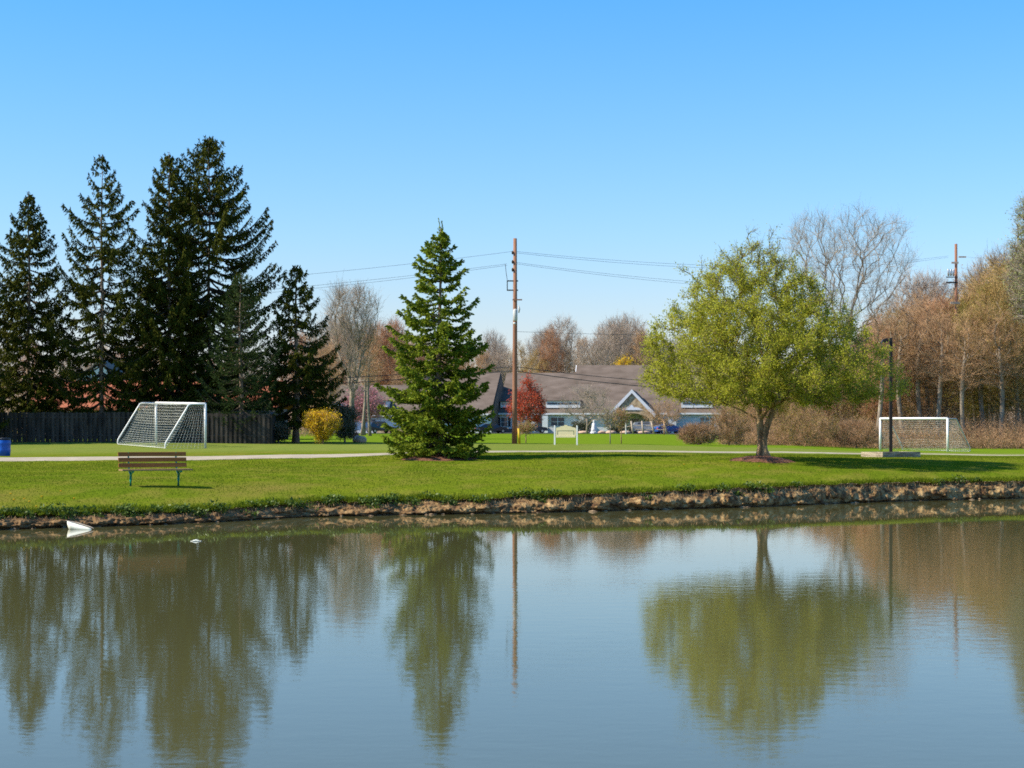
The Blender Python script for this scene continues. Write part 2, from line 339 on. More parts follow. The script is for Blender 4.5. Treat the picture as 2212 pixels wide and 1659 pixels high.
# clay bank between lawn and water
prof = [(0.0, 1.0, -.012), (.10, .93, .10), (.22, .84, .14), (.34, .74, .06), (.48, .60, -.02), (.60, .46, -.06), (.72, .32, -.05), (.82, .20, -.02), (.90, .10, .02), (.95, .05, .07), (1.0, 0.0, .06), (1.15, -.25, -.05), (1.5, -1.0, -.3)]
fine = np.linspace(0, len(prof) - 1, 34); pq = np.array(prof)
tb = np.linspace(-.42, .44, 1500)
ywb = np.interp(tb, tcol, wat); lvb = np.interp(tb, tcol, lipv); lzb = np.interp(tb, tcol, liftz)
Vb = []
for q in fine:
    a, zf, rec = [np.interp(q, np.arange(len(prof)), pq[:, c]) for c in range(3)]
    for k in range(len(tb)):
        X0 = tb[k] * ywb[k]; rise = lzb[k]
        kz = max(0.0, min(1.0, q / 3.0))
        dv = kz * (.16 * fbm(X0 * 1.1, q * .25, 4.4) + .085 * fbm(X0 * 4.5, q * .55, 8.8, 4) + .06 * fbm(X0 * 15, q * 1.8, 1.8, 3))
        v = lvb[k] * (1 - a) + rec * 1.3 - dv
        z = zf * rise * (1 if zf > 0 else .5) + (kz * .035 * fbm(X0 * 4.5, q, 6.1) if zf > 0 else 0)
        if q == 0: v = lvb[k] + .03; z = rise - .012
        Y = ywb[k] + v; Vb.append((tb[k] * Y, Y, z))
def bank_material():
    m = bpy.data.materials.new('eroded_clay'); m.use_nodes = True; t = m.node_tree; N = t.nodes; L = t.links; b = N['Principled BSDF']
    b.inputs['Roughness'].default_value = .9; b.inputs['Specular IOR Level'].default_value = .2
    tc = N.new('ShaderNodeTexCoord'); mp = N.new('ShaderNodeMapping'); mp.inputs['Scale'].default_value = (1, 1, .8); L.new(tc.outputs['Object'], mp.inputs[0])
    n1 = N.new('ShaderNodeTexNoise'); n1.inputs['Scale'].default_value = 4.5; n1.inputs['Detail'].default_value = 7; L.new(mp.outputs[0], n1.inputs[0])
    r = N.new('ShaderNodeValToRGB'); r.color_ramp.elements[0].position = .36; r.color_ramp.elements[0].color = (.10, .052, .024, 1)
    r.color_ramp.elements[1].position = .66; r.color_ramp.elements[1].color = (.46, .315, .145, 1); e = r.color_ramp.elements.new(.5); e.color = (.26, .155, .062, 1)
    L.new(n1.outputs[0], r.inputs[0])
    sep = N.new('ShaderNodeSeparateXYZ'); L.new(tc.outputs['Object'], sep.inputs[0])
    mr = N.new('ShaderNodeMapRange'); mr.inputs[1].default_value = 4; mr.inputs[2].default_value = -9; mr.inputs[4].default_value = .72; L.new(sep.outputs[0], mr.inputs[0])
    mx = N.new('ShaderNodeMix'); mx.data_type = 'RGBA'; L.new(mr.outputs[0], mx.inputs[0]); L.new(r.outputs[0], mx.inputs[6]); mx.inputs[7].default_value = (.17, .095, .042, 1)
    # wet foot of the bank
    wt = N.new('ShaderNodeMapRange'); wt.inputs[1].default_value = .07; wt.inputs[2].default_value = .01; L.new(sep.outputs[2], wt.inputs[0])
    m2 = N.new('ShaderNodeMix'); m2.data_type = 'RGBA'; L.new(wt.outputs[0], m2.inputs[0]); L.new(mx.outputs[2], m2.inputs[6]); m2.inputs[7].default_value = (.12, .07, .035, 1)
    L.new(m2.outputs[2], b.inputs['Base Color'])
    n2 = N.new('ShaderNodeTexNoise'); n2.inputs['Scale'].default_value = 16; n2.inputs['Detail'].default_value = 5; L.new(mp.outputs[0], n2.inputs[0])
    bp = N.new('ShaderNodeBump'); bp.inputs['Strength'].default_value = 1; bp.inputs['Distance'].default_value = .06; L.new(n2.outputs[0], bp.inputs['Height']); L.new(bp.outputs[0], b.inputs['Normal'])
    return m
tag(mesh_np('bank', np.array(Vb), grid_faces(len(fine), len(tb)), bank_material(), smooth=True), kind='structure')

# water
def water_material():
    m = bpy.data.materials.new('pond_water'); m.use_nodes = True; t = m.node_tree; N = t.nodes; L = t.links; b = N['Principled BSDF']
    b.inputs['Base Color'].default_value = (.086, .084, .034, 1); b.inputs['Roughness'].default_value = .02; b.inputs['IOR'].default_value = 1.333; b.inputs['Specular IOR Level'].default_value = .5
    tc = N.new('ShaderNodeTexCoord')
    def nz(sc_, det, st):
        mp = N.new('ShaderNodeMapping'); mp.inputs['Scale'].default_value = st; L.new(tc.outputs['Object'], mp.inputs[0])
        n = N.new('ShaderNodeTexNoise'); n.inputs['Scale'].default_value = sc_; n.inputs['Detail'].default_value = det; n.inputs['Roughness'].default_value = .5; L.new(mp.outputs[0], n.inputs[0]); return n.outputs[0]
    def mth(op, a, b2):
        x = N.new('ShaderNodeMath'); x.operation = op
        for i, v in enumerate((a, b2)):
            if isinstance(v, (int, float)): x.inputs[i].default_value = v
            else: L.new(v, x.inputs[i])
        return x.outputs[0]
    sep = N.new('ShaderNodeSeparateXYZ'); L.new(tc.outputs['Object'], sep.inputs[0])
    calm = N.new('ShaderNodeMapRange'); calm.inputs[1].default_value = 40; calm.inputs[2].default_value = 24; calm.inputs[3].default_value = .12; calm.inputs[4].default_value = 1; L.new(sep.outputs[1], calm.inputs[0])
    side = N.new('ShaderNodeMapRange'); side.inputs[1].default_value = -8; side.inputs[2].default_value = 6; side.inputs[3].default_value = .55; side.inputs[4].default_value = 1.0; L.new(sep.outputs[0], side.inputs[0])
    patch = N.new('ShaderNodeMapRange'); patch.inputs[1].default_value = .38; patch.inputs[2].default_value = .62; patch.inputs[3].default_value = .6; patch.inputs[4].default_value = 1.15; L.new(nz(.16, 2, (.5, 1, 1)), patch.inputs[0])
    amp = mth('MULTIPLY', mth('MULTIPLY', calm.outputs[0], side.outputs[0]), patch.outputs[0])
    h = mth('ADD', mth('MULTIPLY', nz(4.2, 2, (.5, 1, 1)), .0017), mth('MULTIPLY', nz(17, 2, (.6, 1, 1)), .0008))
    h = mth('MULTIPLY', h, amp); L.new(mth('MULTIPLY', amp, .04), b.inputs['Roughness'])
    bp = N.new('ShaderNodeBump'); bp.inputs['Strength'].default_value = 1; bp.inputs['Distance'].default_value = 1.0; L.new(h, bp.inputs['Height']); L.new(bp.outputs[0], b.inputs['Normal'])
    return m
wv = []
tw = np.linspace(-2.6, 2.6, 60); yws = np.interp(tw, tcol, wat) + .35
V = [(t * y, y, 0) for t, y in zip(tw, yws)] + [(t * 60, 1.5, 0) for t in tw]
tag(mesh_np('water', np.array(V), grid_faces(2, 60)[:, ::-1], water_material()), kind='structure')
# the near shore under the photographer
mb = MB(); mb.prism([(-160, 2.6, -.6), (-160, 1.2, .35), (-160, -1, .62), (-160, -200, 1.2), (-160, -200, -.6)], (320, 0, 0))
tag(mb.build('near_shore', M['grass']), kind='structure')

# footpath
pc = [(-900, 62), (-300, 64), (0, 65.5), (330, 66.2), (670, 67.0), (830, 68.3), (945, 71.5), (1050, 76), (1300, 82), (1645, 88), (1924, 93), (2212, 97), (2700, 101), (3100, 104)]
px = np.array([p[0] for p in pc], float); pd = np.array([p[1] for p in pc], float)
xs = np.linspace(-900, 3100, 500); ds = np.interp(xs, px, pd); ds = np.convolve(np.pad(ds, 15, mode='edge'), np.ones(31) / 31, 'valid')
Vp = []
for off in (-1.35, -1.0, -.5, 0, .5, 1.0, 1.35):
    Y = ds + off * 1.05; X = (xs - CX) / F * Y; Z = ground(X, Y) + (.045 if abs(off) < 1.2 else .0)
    Vp.append(np.stack([X, Y, Z], 1))
M['path'] = mat('pale_tarmac', (.34, .28, .20), (.43, .365, .27), 1.5, .95, .3, 20)
tag(mesh_np('path', np.vstack(Vp), grid_faces(7, len(xs)), M['path'], smooth=True), kind='structure')
# car park strip before the houses
mb = MB(); xs2 = np.linspace(-70, 60, 27)
Vc = np.array([(x, y, float(ground(x, y)) + .05) for y in (252, 262, 272) for x in xs2])
tag(mesh_np('car_park', Vc, grid_faces(3, 27), M['asphalt']), kind='structure')

# mulch rings
def mulch(xd, d, rx, ry):
    c = G(xd, d); n = 40; V = [(c[0], c[1], c[2] + .14)]
    for rr in (.5, .85, 1.0):
        for i in range(n):
            a = i * 2 * math.pi / n; k = 1 + .12 * fbm(math.cos(a) * 2, math.sin(a) * 2, xd)
            x, y = c[0] + rx * rr * k * math.cos(a), c[1] + ry * rr * k * math.sin(a)
            V.append((x, y, float(ground(x, y)) + {.5: .10, .85: .055, 1.0: -.01}[rr] + .02 * fbm(x * 5, y * 5)))
    f3 = [(0, 1 + i, 1 + (i + 1) % n) for i in range(n)]; f4 = [(1 + r * n + i, 1 + (r + 1) * n + i, 1 + (r + 1) * n + (i + 1) % n, 1 + r * n + (i + 1) % n) for r in range(2) for i in range(n)]
    tag(mesh_np('mulch_bed', np.array(V), [np.array(f3), np.array(f4)], M['mulch'], smooth=True), kind='structure')
mulch(950, 63.4, 1.45, 1.3); mulch(1646, 58.1, 1.1, 1.05)
# bare worn soil under the bench and small bits lying in the mulch come with the grass below

# ------------------------------------------------------------------ grass and weeds (uncountable)
def grass_patch(n, smin, smax, name, matl, zone, seed, lean=.5, wmul=.16):
    r = np.random.RandomState(seed); xd = r.uniform(-60, 2290, n)
    if zone == 'lip': off = np.abs(r.normal(0, .3, n)) - .03 - .22 * (r.uniform(0, 1, n) < .25) * np.array([max(0.0, mn.noise(Vector((x_ * .035, 2.2, 0)))) * 1.6 for x_ in xd])
    else: off = r.uniform(0, 1, n) ** .8 * 26
    t = (xd - CX) / F; yw_ = np.interp(t, tcol, wat) + np.interp(t, tcol, lipv); Y = yw_ + off; X = t * Y
    Z = ground(X, Y) - .01
    if zone == 'lip': Z = np.where(off < .1, np.interp(t, tcol, liftz) - .02, Z)
    if zone == 'lawn':
        pth = np.interp(xd, xs, ds); keep = np.abs(Y - pth) > 1.45
        for mx_, my_, rr in ((G(950, 63.4)[0], 63.4, 1.35), (G(1646, 58.1)[0], 58.1, .95)): keep &= (X - mx_) ** 2 + (Y - my_) ** 2 > rr * rr
        X, Y, Z = X[keep], Y[keep], Z[keep]; n = len(X)
    D = r.normal(size=(n, 3)) * lean; D[:, 2] = 1
    if zone == 'lip': D[:, 1] -= .8 * r.uniform(0, 1, n); 
    Ln = r.uniform(smin, smax, n)
    V, Fq = kites(np.stack([X, Y, Z], 1), D, Ln, Ln * wmul, r)
    sh = np.repeat(r.uniform(0, 1, n), 4)
    return tag(mesh_np(name, V, Fq, matl, attr=sh), 'short bright green lawn grass' if zone == 'lawn' else None, 'grass', kind='stuff')
grass_patch(170000, .02, .055, 'lawn_grass', M['grass_blade'], 'lawn', 11, wmul=.35)
tag(grass_patch(30000, .05, .15, 'bank_grass', M['grass_blade'], 'lip', 12, .6), 'fringe of longer grass hanging over the top of the eroded bank')
# leafy weeds along the bank top and roots on its face
r = np.random.RandomState(21); PV = []; 
cl = []
for i in range(150):
    xd = r.uniform(-60, 2290); dens = np.interp(xd, [0, 900, 1400, 2212], [1.0, .7, .25, .08])
    if r.uniform() > dens: continue
    cl.append((xd, r.uniform(-.22, .12), r.uniform(.10, .26)))
cl += [(118, .15, .34), (128, .1, .30), (1645, -.05, .26), (108, .2, .24)]
for xd, off, s in cl:
    t = (xd - CX) / F; y = float(np.interp(t, tcol, wat) + np.interp(t, tcol, lipv)) + off; zt = float(np.interp(t, tcol, liftz)) - max(0, -off) * 1.0
    n = int(50 + s * 260); q = unit(r, n) * (r.uniform(0, 1, n) ** .5)[:, None] * s; q[:, 2] *= .7
    PV.append(np.stack([t * y + q[:, 0] * 1.4, y + q[:, 1] * .6 - .02, zt + .02 + q[:, 2]], 1))
PV = np.vstack(PV); D = unit(r, len(PV)); D[:, 2] = np.abs(D[:, 2])
V, Fq = kites(PV, D, r.uniform(.05, .11, len(PV)), r.uniform(.03, .06, len(PV)), r)
tag(mesh_np('bank_weeds', V, Fq, M['leaf_weed'], attr=np.repeat(r.uniform(0, 1, len(PV)), 4)), 'low leafy green weeds growing along the bank edge', 'weeds', kind='stuff')
n = 4600; xd = r.uniform(-60, 2280, n); t = (xd - CX) / F; fr = r.uniform(.2, 1, n)
y = np.interp(t, tcol, wat) + np.interp(t, tcol, lipv) * .75 - .05; z = np.interp(t, tcol, liftz) * fr
D = r.normal(size=(n, 3)) * .45; D[:, 2] = -1
V, Fq = kites(np.stack([t * y, y - .06, z], 1), D, r.uniform(.08, .22, n), .014, r)
tag(mesh_np('bank_roots', V, Fq, M['grass_dry'], attr=np.repeat(r.uniform(0, 1, n), 4)), 'dry brown roots and dead grass hanging on the clay bank face', 'roots', kind='stuff')
# pebbles and litter of clay lumps at the waterline
r = np.random.RandomState(5); mb = MB()
for i in range(70):
    xd = r.uniform(-50, 2280); t = (xd - CX) / F; y = float(np.interp(t, tcol, wat)) + r.normal(0, .06) + .0; s = r.uniform(.015, .05) * (1.5 if xd > 1200 else 1)
    u = np.array([(1, 0, 0), (-1, 0, 0), (0, 1, 0), (0, -1, 0), (0, 0, .8), (0, 0, -.8)]) * s * r.uniform(.6, 1.4, (6, 1)) * np.array([1.6, 1, .8])
    mb.add(u + (t * y, y, .01), f3=[(0, 2, 4), (2, 1, 4), (1, 3, 4), (3, 0, 4), (2, 0, 5), (1, 2, 5), (3, 1, 5), (0, 3, 5)])
M['lump'] = mat('clay_lumps', (.16, .10, .055), (.38, .27, .16), 4, .9, .5, 20)
tag(mb.build('shore_pebbles', M['lump']), 'small clay lumps and pebbles along the waterline', 'pebbles', kind='stuff')

# dandelions
DLB = ['yellow dandelion nearest the left edge, behind the chute', 'yellow dandelion farthest back left of the bench', 'yellow dandelion in the middle of the cluster left of the bench', 'yellow dandelion just left of the bench leg side, in the cluster', 'yellow dandelion closest to the bank in the left lawn', 'yellow dandelion between the left edge and the cluster', 'yellow dandelion of the left lawn cluster nearest to the bench', 'yellow dandelion low in the cluster above the bank weeds', 'orange yellow dandelion on the lawn left of the crab apple', 'yellow dandelion in front of the crab apple mulch']
r = np.random.RandomState(9); first = None
for i, (xd, yd) in enumerate([(23, 1073), (131, 1067), (64, 1090), (91, 1079), (78, 1101), (30, 1086), (160, 1083), (53, 1084), (1478, 1008), (1640, 1012)]):
    d = 44.0
    for _ in range(12):
        X = (xd - CX) / F * d; zz = float(ground(X, d)); d = d + ((HC - zz) * F / (yd - HY) - d) * .3
    if first is None:
        first = thing('dandelion', DLB[0], 'dandelion', G(xd, d), group='dandelions in the lawn')
        mb = MB(); mb.tube([(0, 0, 0), (.005, 0, .07)], .003, 4); mb.build('stalk', M['leaf_weed'], first)
        mb = MB(); mb.tube([(.005, 0, .065), (.005, 0, .07), (.005, 0, .085), (.005, 0, .09)], [.01, .028, .03, .01], 8); mb.build('flower_head', M['blossom_yellow'], first)
    else: dup(first, G(xd, d), r.uniform(0, 6), 1.0, DLB[i])

# ------------------------------------------------------------------ tree builders
def conifer(name, label, loc, H, prof, needles, bark, seed, spacing=.40, n_br=6, kl=(.11, .26), kw=.07, droop=1.15, dens=4.0, gap=.1, upturn=.33, bottom=.6, tr=.16, asym=None, group=None, per=.11, flat=0.0, leader=.0, Lr=(.72, 1.12)):
    rg = np.random.RandomState(seed); root = thing(name, label, 'tree', loc, group=group)
    ph = np.array([p[0] for p in prof]); pr = np.array([p[1] for p in prof])
    KP, KD, KL, S0, S1, R0, R1 = [], [], [], [], [], [], []
    z = bottom
    while z < H - .15:
        top = (H - z) / H; R = np.interp(H - z, ph, pr); nb = max(3, int(round(n_br * (.6 + .5 * min(1, R / 1.5)) + rg.uniform(-1, 1)))); a0 = rg.uniform(0, 6.28)
        for b in range(nb):
            if rg.uniform() < gap * (1.6 if top < .45 else .35): continue
            az = a0 + b * 2 * math.pi / nb + rg.uniform(-.35, .35); L = R * rg.uniform(*Lr)
            if asym: L *= asym(z, az)
            if L < .12: continue
            e = np.interp(top, [0, .12, .35, .7, 1], [.55, .22, -.05, -.28, -.36]) + rg.normal(0, .08)
            u = np.linspace(0, 1, 9); az2 = az + rg.normal(0, .12) * u
            rr = L * u; zz = z + L * (e * u + upturn * u ** 2.6) - (.10 * L * np.sin(u * math.pi) if top > .3 else 0) + rg.uniform(-.1, .1)
            C = np.stack([rr * np.cos(az2), rr * np.sin(az2), zz], 1); rad = (.012 + .014 * L) * (1 - .85 * u)
            S0.append(C[:-1]); S1.append(C[1:]); R0.append(rad[:-1]); R1.append(rad[1:])
            m = int(max(5, L / per) * dens); uj = rg.uniform(.06 if R < 1 else .16, 1, m) ** .8
            Bp = np.stack([np.interp(uj, u, C[:, k]) for k in range(3)], 1)
            rad_d = np.array([math.cos(az), math.sin(az), 0]); tan_d = np.array([-math.sin(az), math.cos(az), 0]); sd = rg.choice([-1, 1], m)
            Ld = (.14 + .34 * (1 - uj) * min(L, 2.6)) * rg.uniform(.5, 1.15, m)
            Dd = rad_d[None] * rg.uniform(.35, 1.0, (m, 1)) + tan_d[None] * (sd * rg.uniform(.35, 1.0, m))[:, None]; Dd[:, 2] = rg.normal(0, .12, m) - .18 * droop
            Dd /= np.linalg.norm(Dd, axis=1)[:, None]
            kk = np.maximum(2, (Ld / .095).astype(int)); rep = np.repeat(np.arange(m), kk); f = rg.uniform(.0, 1, len(rep))
            Pk = Bp[rep] + Dd[rep] * (Ld[rep] * f)[:, None]; Pk[:, 2] -= droop * .25 * f ** 2 * Ld[rep]
            Dk = Dd[rep] * rg.uniform(.5, 1, (len(rep), 1)) + rg.normal(0, .28, (len(rep), 3)); Dk[:, 2] -= droop * rg.uniform(.15, 1.5, len(rep))
            KP.append(Pk); KD.append(Dk); KL.append(rg.uniform(*kl, len(rep)))
            # tip tuft
            q = 7; Pt = C[-2] + (C[-1] - C[-2]) * rg.uniform(0, 1, (q, 1)); Dt = (C[-1] - C[-2])[None] / (np.linalg.norm(C[-1] - C[-2]) + 1e-6) + rg.normal(0, .35, (q, 3)); Dt[:, 2] += .15
            KP.append(Pt); KD.append(Dt); KL.append(rg.uniform(kl[0], kl[1], q))
            # needles hugging the limb
            q = int(6 * dens * L / .5) + 2; uq = rg.uniform(.15, 1, q); Pq = np.stack([np.interp(uq, u, C[:, k]) for k in range(3)], 1)
            Dq = rad_d[None] + rg.normal(0, .6, (q, 3)); KP.append(Pq); KD.append(Dq); KL.append(rg.uniform(kl[0] * .7, kl[1] * .8, q))
        z += spacing * (1 if top > .25 else .55 + .45 * top / .25) * rg.uniform(.75, 1.25)
    # crown tip
    q = 90; zt = H - rg.uniform(0, .9, q); Pq = np.stack([rg.normal(0, .03, q), rg.normal(0, .03, q), zt], 1); Dq = rg.normal(0, .7, (q, 3)); Dq[:, 2] = rg.uniform(.3, 1.2, q)
    KP.append(Pq); KD.append(Dq); KL.append(rg.uniform(kl[0] * .5, kl[1] * .7, q))
    if leader:
        for lx, ll in ((0, leader), (.12, leader * .75)):
            q = 26; f = np.linspace(0, 1, q); KP.append(np.stack([lx + 0 * f - .05 * f, 0 * f, H - .1 + ll * f], 1)); dd = rg.normal(0, .35, (q, 3)); dd[:, 2] = 1; KD.append(dd); KL.append(np.full(q, .07))
    KP, KD, KL = np.vstack(KP), np.vstack(KD), np.concatenate(KL)
    V, Fq = kites(KP, KD, KL, kw * KL / np.mean(kl) * rg.uniform(.7, 1.3, len(KL)), rg)
    mesh_np('crown', V, Fq, needles, root, attr=np.repeat(rg.uniform(0, 1, len(KL)), 4))
    V1, F1 = segs(np.vstack(S0), np.vstack(S1), np.concatenate(R0), np.concatenate(R1), 4)
    k = 14; zz = np.linspace(-.15, H, k); tp = np.stack([.04 * np.sin(zz * .7 + seed), .04 * np.cos(zz * .5), zz], 1); tr_r = tr * (1 - zz / (H * 1.02)).clip(.04, 1) ** .8; tr_r[0] *= 1.35
    mb = MB(); mb.tube(tp, tr_r, 10); mb.build('trunk', bark, root, smooth=True); mesh_np('limbs', V1, F1, M['limb'], root)
    return root

def skeleton(rg, pts, trunk, up=.6, ang=.3, jit=.07):
    n0 = len(trunk); cap = n0 + 2 * len(pts) + 4; N = np.zeros((cap, 3)); par = np.full(cap, -1); pl = np.zeros(cap); N[:n0] = trunk
    for i in range(1, n0): par[i] = i - 1; pl[i] = pl[i - 1] + np.linalg.norm(N[i] - N[i - 1])
    c = n0; start = max(0, n0 - max(2, n0 // 2)); base = N[n0 - 1]
    for p in pts[np.argsort(np.linalg.norm(pts - base, axis=1))]:
        d = p - N[start:c]; dist = np.linalg.norm(d, axis=1) + 1e-6
        cost = dist + ang * pl[start:c] + up * np.maximum(0, N[start:c, 2] - p[2]) + .2 * dist * (1 - np.clip(d[:, 2] / dist, -1, 1))
        j = start + int(np.argmin(cost)); L = np.linalg.norm(p - N[j])
        q = N[j] * .5 + p * .5 + rg.normal(0, jit, 3) * L; q[2] += .04 * L
        N[c] = q; par[c] = j; pl[c] = pl[j] + L * .5; N[c + 1] = p; par[c + 1] = c; pl[c + 1] = pl[j] + L; c += 2
    N, par = N[:c], par[:c]; w_ = np.zeros(c); kids = np.zeros(c, int)
    for i in range(c - 1, 0, -1): kids[par[i]] += 1
    for i in range(c - 1, 0, -1):
        if kids[i] == 0: w_[i] = 1
        w_[par[i]] += w_[i]
    return N, par, w_, kids

def broadleaf(name, label, loc, pts, trunk, r_trunk, seed, wood, leaf=None, twigs=6, twig_l=.5, twig_r=.006, leaf_n=0, leaf_s=(.05, .09), leaf_spread=.25, up=.6, ang=.3, cat='tree', group=None, twig_mat=None, pw=2.3, rmin=.008, twig_up=.4, leafpos=None, ztop=None, jit=.07, clump=False):
    rg = np.random.RandomState(seed); root = thing(name, label, cat, loc, group=group)
    trunk = np.array(trunk, float); N, par, w_, kids = skeleton(rg, pts, trunk, up, ang, jit)
    rad = np.maximum(rmin, r_trunk * (w_ / w_.max()) ** (1 / pw)); n0 = len(trunk)
    idx = np.arange(1, len(N)); p0, p1, r0, r1 = N[par[idx]], N[idx], rad[par[idx]], rad[idx]
    r0 = np.where(par[idx] < n0, np.minimum(r0, r1 * 1.5), r0); tm = idx < n0; big = (r1 > rmin * 2.5) & ~tm
    mb = MB(); tr_r = rad[:n0].copy(); tr_r[0] *= 1.45
    if n0 > 2: tr_r[1] *= 1.12
    mb.tube(trunk, tr_r, 12)
    if big.any(): mb.add(*[segs(p0[big], p1[big], r0[big], r1[big], 6)[k] if k == 0 else None for k in (0,)], f4=segs(p0[big], p1[big], r0[big], r1[big], 6)[1])
    sm = ~big & ~tm
    mb.build('trunk', wood, root, smooth=True)
    cr = MB(); V, Fq = segs(p0[sm], p1[sm], r0[sm], r1[sm], 3); cr.add(V, f4=Fq)
    # twigs
    tn = np.where(rad < rmin * 6)[0]; tn = tn[tn >= n0]
    tips = N[tn]
    if twigs:
        rep = np.repeat(tn, twigs); T = N[rep] - N[par[rep]]; T /= np.linalg.norm(T, axis=1)[:, None] + 1e-6
        D = T * .8 + rg.normal(0, .55, (len(rep), 3)); D[:, 2] += twig_up; D /= np.linalg.norm(D, axis=1)[:, None]; L = twig_l * rg.uniform(.4, 1.2, len(rep))
        f = rg.uniform(0, 1, len(rep))[:, None]; A = N[par[rep]] * f + N[rep] * (1 - f); B = A + D * L[:, None] * .55; D2 = D + rg.normal(0, .3, D.shape); D2[:, 2] += .1; C = B + D2 * L[:, None] * .45
        V, Fq = segs(np.vstack([A, B]), np.vstack([B, C]), twig_r, twig_r * .7, 3); cr.add(V, f4=Fq); tips = np.vstack([A, B, C])
        if twigs >= 4:    # finer side twigs
            q = len(B); D3 = D + rg.normal(0, .7, D.shape); D3[:, 2] += twig_up; V, Fq = segs(B, B + D3 * (L * .4)[:, None], twig_r * .8, twig_r * .5, 3); cr.add(V, f4=Fq); tips = np.vstack([tips, B + D3 * (L * .4)[:, None]])
    if leaf is not None and leaf_n:
        cr.build('branches', twig_mat or wood, root)
        q = rg.randint(0, len(tips), leaf_n)
        if ztop is not None: q = q[rg.uniform(0, 1, len(q)) < np.interp(tips[q, 2], ztop, [1, .12])]; leaf_n = len(q)
        if clump:
            cn = np.array([mn.noise(Vector(t_ * 1.5)) for t_ in tips]); q = q[cn[q] > rg.uniform(-.75, .05, len(q))]; leaf_n = len(q)
        Pk = tips[q] + rg.normal(0, leaf_spread, (leaf_n, 3)); Dk = unit(rg, leaf_n); Ln = rg.uniform(*leaf_s, leaf_n)
        V, Fq = kites(Pk, Dk, Ln, Ln * .6, rg)
        mesh_np('crown', V, Fq, leaf, root, attr=np.repeat(rg.uniform(0, 1, leaf_n), 4))
    else: cr.build('crown', twig_mat or wood, root)
    return root
def env_pts(rg, n, zr, prof, ell=1.0, inner=.15):
    """points inside a turned profile: prof = (z, radius left, radius right)"""
    z = rg.uniform(zr[0], zr[1], n * 3); pz = [p[0] for p in prof]; a = rg.uniform(0, 2 * math.pi, n * 3)
    l = np.interp(z, pz, [p[1] for p in prof]); rt = np.interp(z, pz, [p[2] for p in prof]); c = np.cos(a); R = np.where(c < 0, l, rt); av = (l + rt) / 2; R = R * np.abs(c) + av * (1 - np.abs(c))
    keep = rg.uniform(0, 1, n * 3) < (R / R.max()) ** 1.3 + .04; z, a, R = z[keep][:n], a[keep][:n], R[keep][:n]
    u = inner + (1 - inner) * rg.uniform(0, 1, len(z)) ** .6
    return np.stack([R * u * np.cos(a), R * u * np.sin(a) * ell, z], 1)

# ------------------------------------------------------------------ conifers
def pr_px(top, pts, s): return [(0, .05)] + [((y - top) / s, w_ / s) for y, w_ in pts]
def spruce(xd, d, top, widths, label, seed, **kw):
    s = F / d; loc = G(xd, d); H = HC + (HY - top) / s - loc[2]
    return conifer('spruce_tree', label, loc, H, pr_px(top, widths, s), kw.pop('needles', M['spruce_old']), M['bark_spruce'], seed, **kw)
gl = None
spruce(62, 107, 415, [(440, 10), (460, 24), (520, 48), (600, 75), (700, 95), (800, 105), (900, 105), (950, 90)], 'narrow dark spruce leftmost behind the board fence', 1, group=gl, spacing=.42, gap=.1, bottom=.9)
spruce(-120, 101.2, 420, [(480, 40), (560, 85), (650, 110), (900, 125)], 'dark spruce cut off by the left edge of the picture', 8, spacing=.42, gap=.08, bottom=.9)  # added mostly out of view so its shadow falls on the fence
spruce(220, 106, 335, [(365, 16), (400, 34), (440, 55), (480, 72), (540, 84), (600, 100), (700, 115), (800, 115), (880, 95)], 'gappy dark spruce with its pale trunk showing, second from the left', 2, spacing=.62, gap=.18, n_br=5.6, upturn=.45, bottom=1.0)
spruce(365, 108, 330, [(345, 8), (365, 22), (400, 40), (460, 48), (520, 72), (600, 95), (700, 120), (800, 130), (900, 120), (950, 100)], 'tall dark spruce directly behind the near football goal', 3, spacing=.46, gap=.14, bottom=.9)
spruce(452, 110, 298, [(312, 14), (335, 34), (365, 60), (400, 78), (450, 100), (500, 130), (560, 150), (620, 158), (700, 162), (800, 165), (900, 150), (940, 120)], 'tallest and widest dark spruce of the left clump', 4, spacing=.56, gap=.16, n_br=6.5, upturn=.36, bottom=.9)
spruce(640, 109, 575, [(588, 9), (605, 22), (640, 34), (690, 58), (740, 80), (800, 100), (850, 115), (885, 115), (905, 70)], 'shorter dark spruce at the right end of the clump with a bare trunk foot', 5, spacing=.42, gap=.12, bottom=1.9, tr=.22)
loc = G(520, 104.5)
conifer('pine_tree', 'soft blue-green pine in front of the tallest spruce', loc, HC + (HY - 590) / (F / 104.5) - loc[2], pr_px(590, [(620, 22), (680, 48), (760, 75), (820, 92), (880, 88), (920, 60)], F / 104.5), M['pine'], M['bark_spruce'], 6, spacing=.36, n_br=6, kl=(.12, .22), kw=.045, droop=-.1, dens=2.6, gap=.05, upturn=.5, bottom=.9)
loc = G(950, 63.8)
asy = lambda z, az: 1.07 if math.cos(az) < -.3 else (.92 if math.cos(az) > .4 else 1.0)
conifer('spruce_tree', 'young bright green spruce standing alone on the lawn in a mulch ring', loc, 8.6, [(0, .04), (.5, .26), (1.0, .55), (1.5, .85), (2.2, 1.05), (3.0, 1.35), (4.2, 1.75), (5.5, 1.95), (7.2, 2.1), (8.2, 1.95), (8.7, 1.75)], M['spruce_young'], M['bark_spruce'], 15,
        spacing=.31, n_br=8.5, kl=(.07, .16), kw=.066, droop=.25, dens=4.6, gap=.06, upturn=.24, Lr=(.62, 1.16), bottom=.28, tr=.14, asym=asy, per=.07, leader=.42)

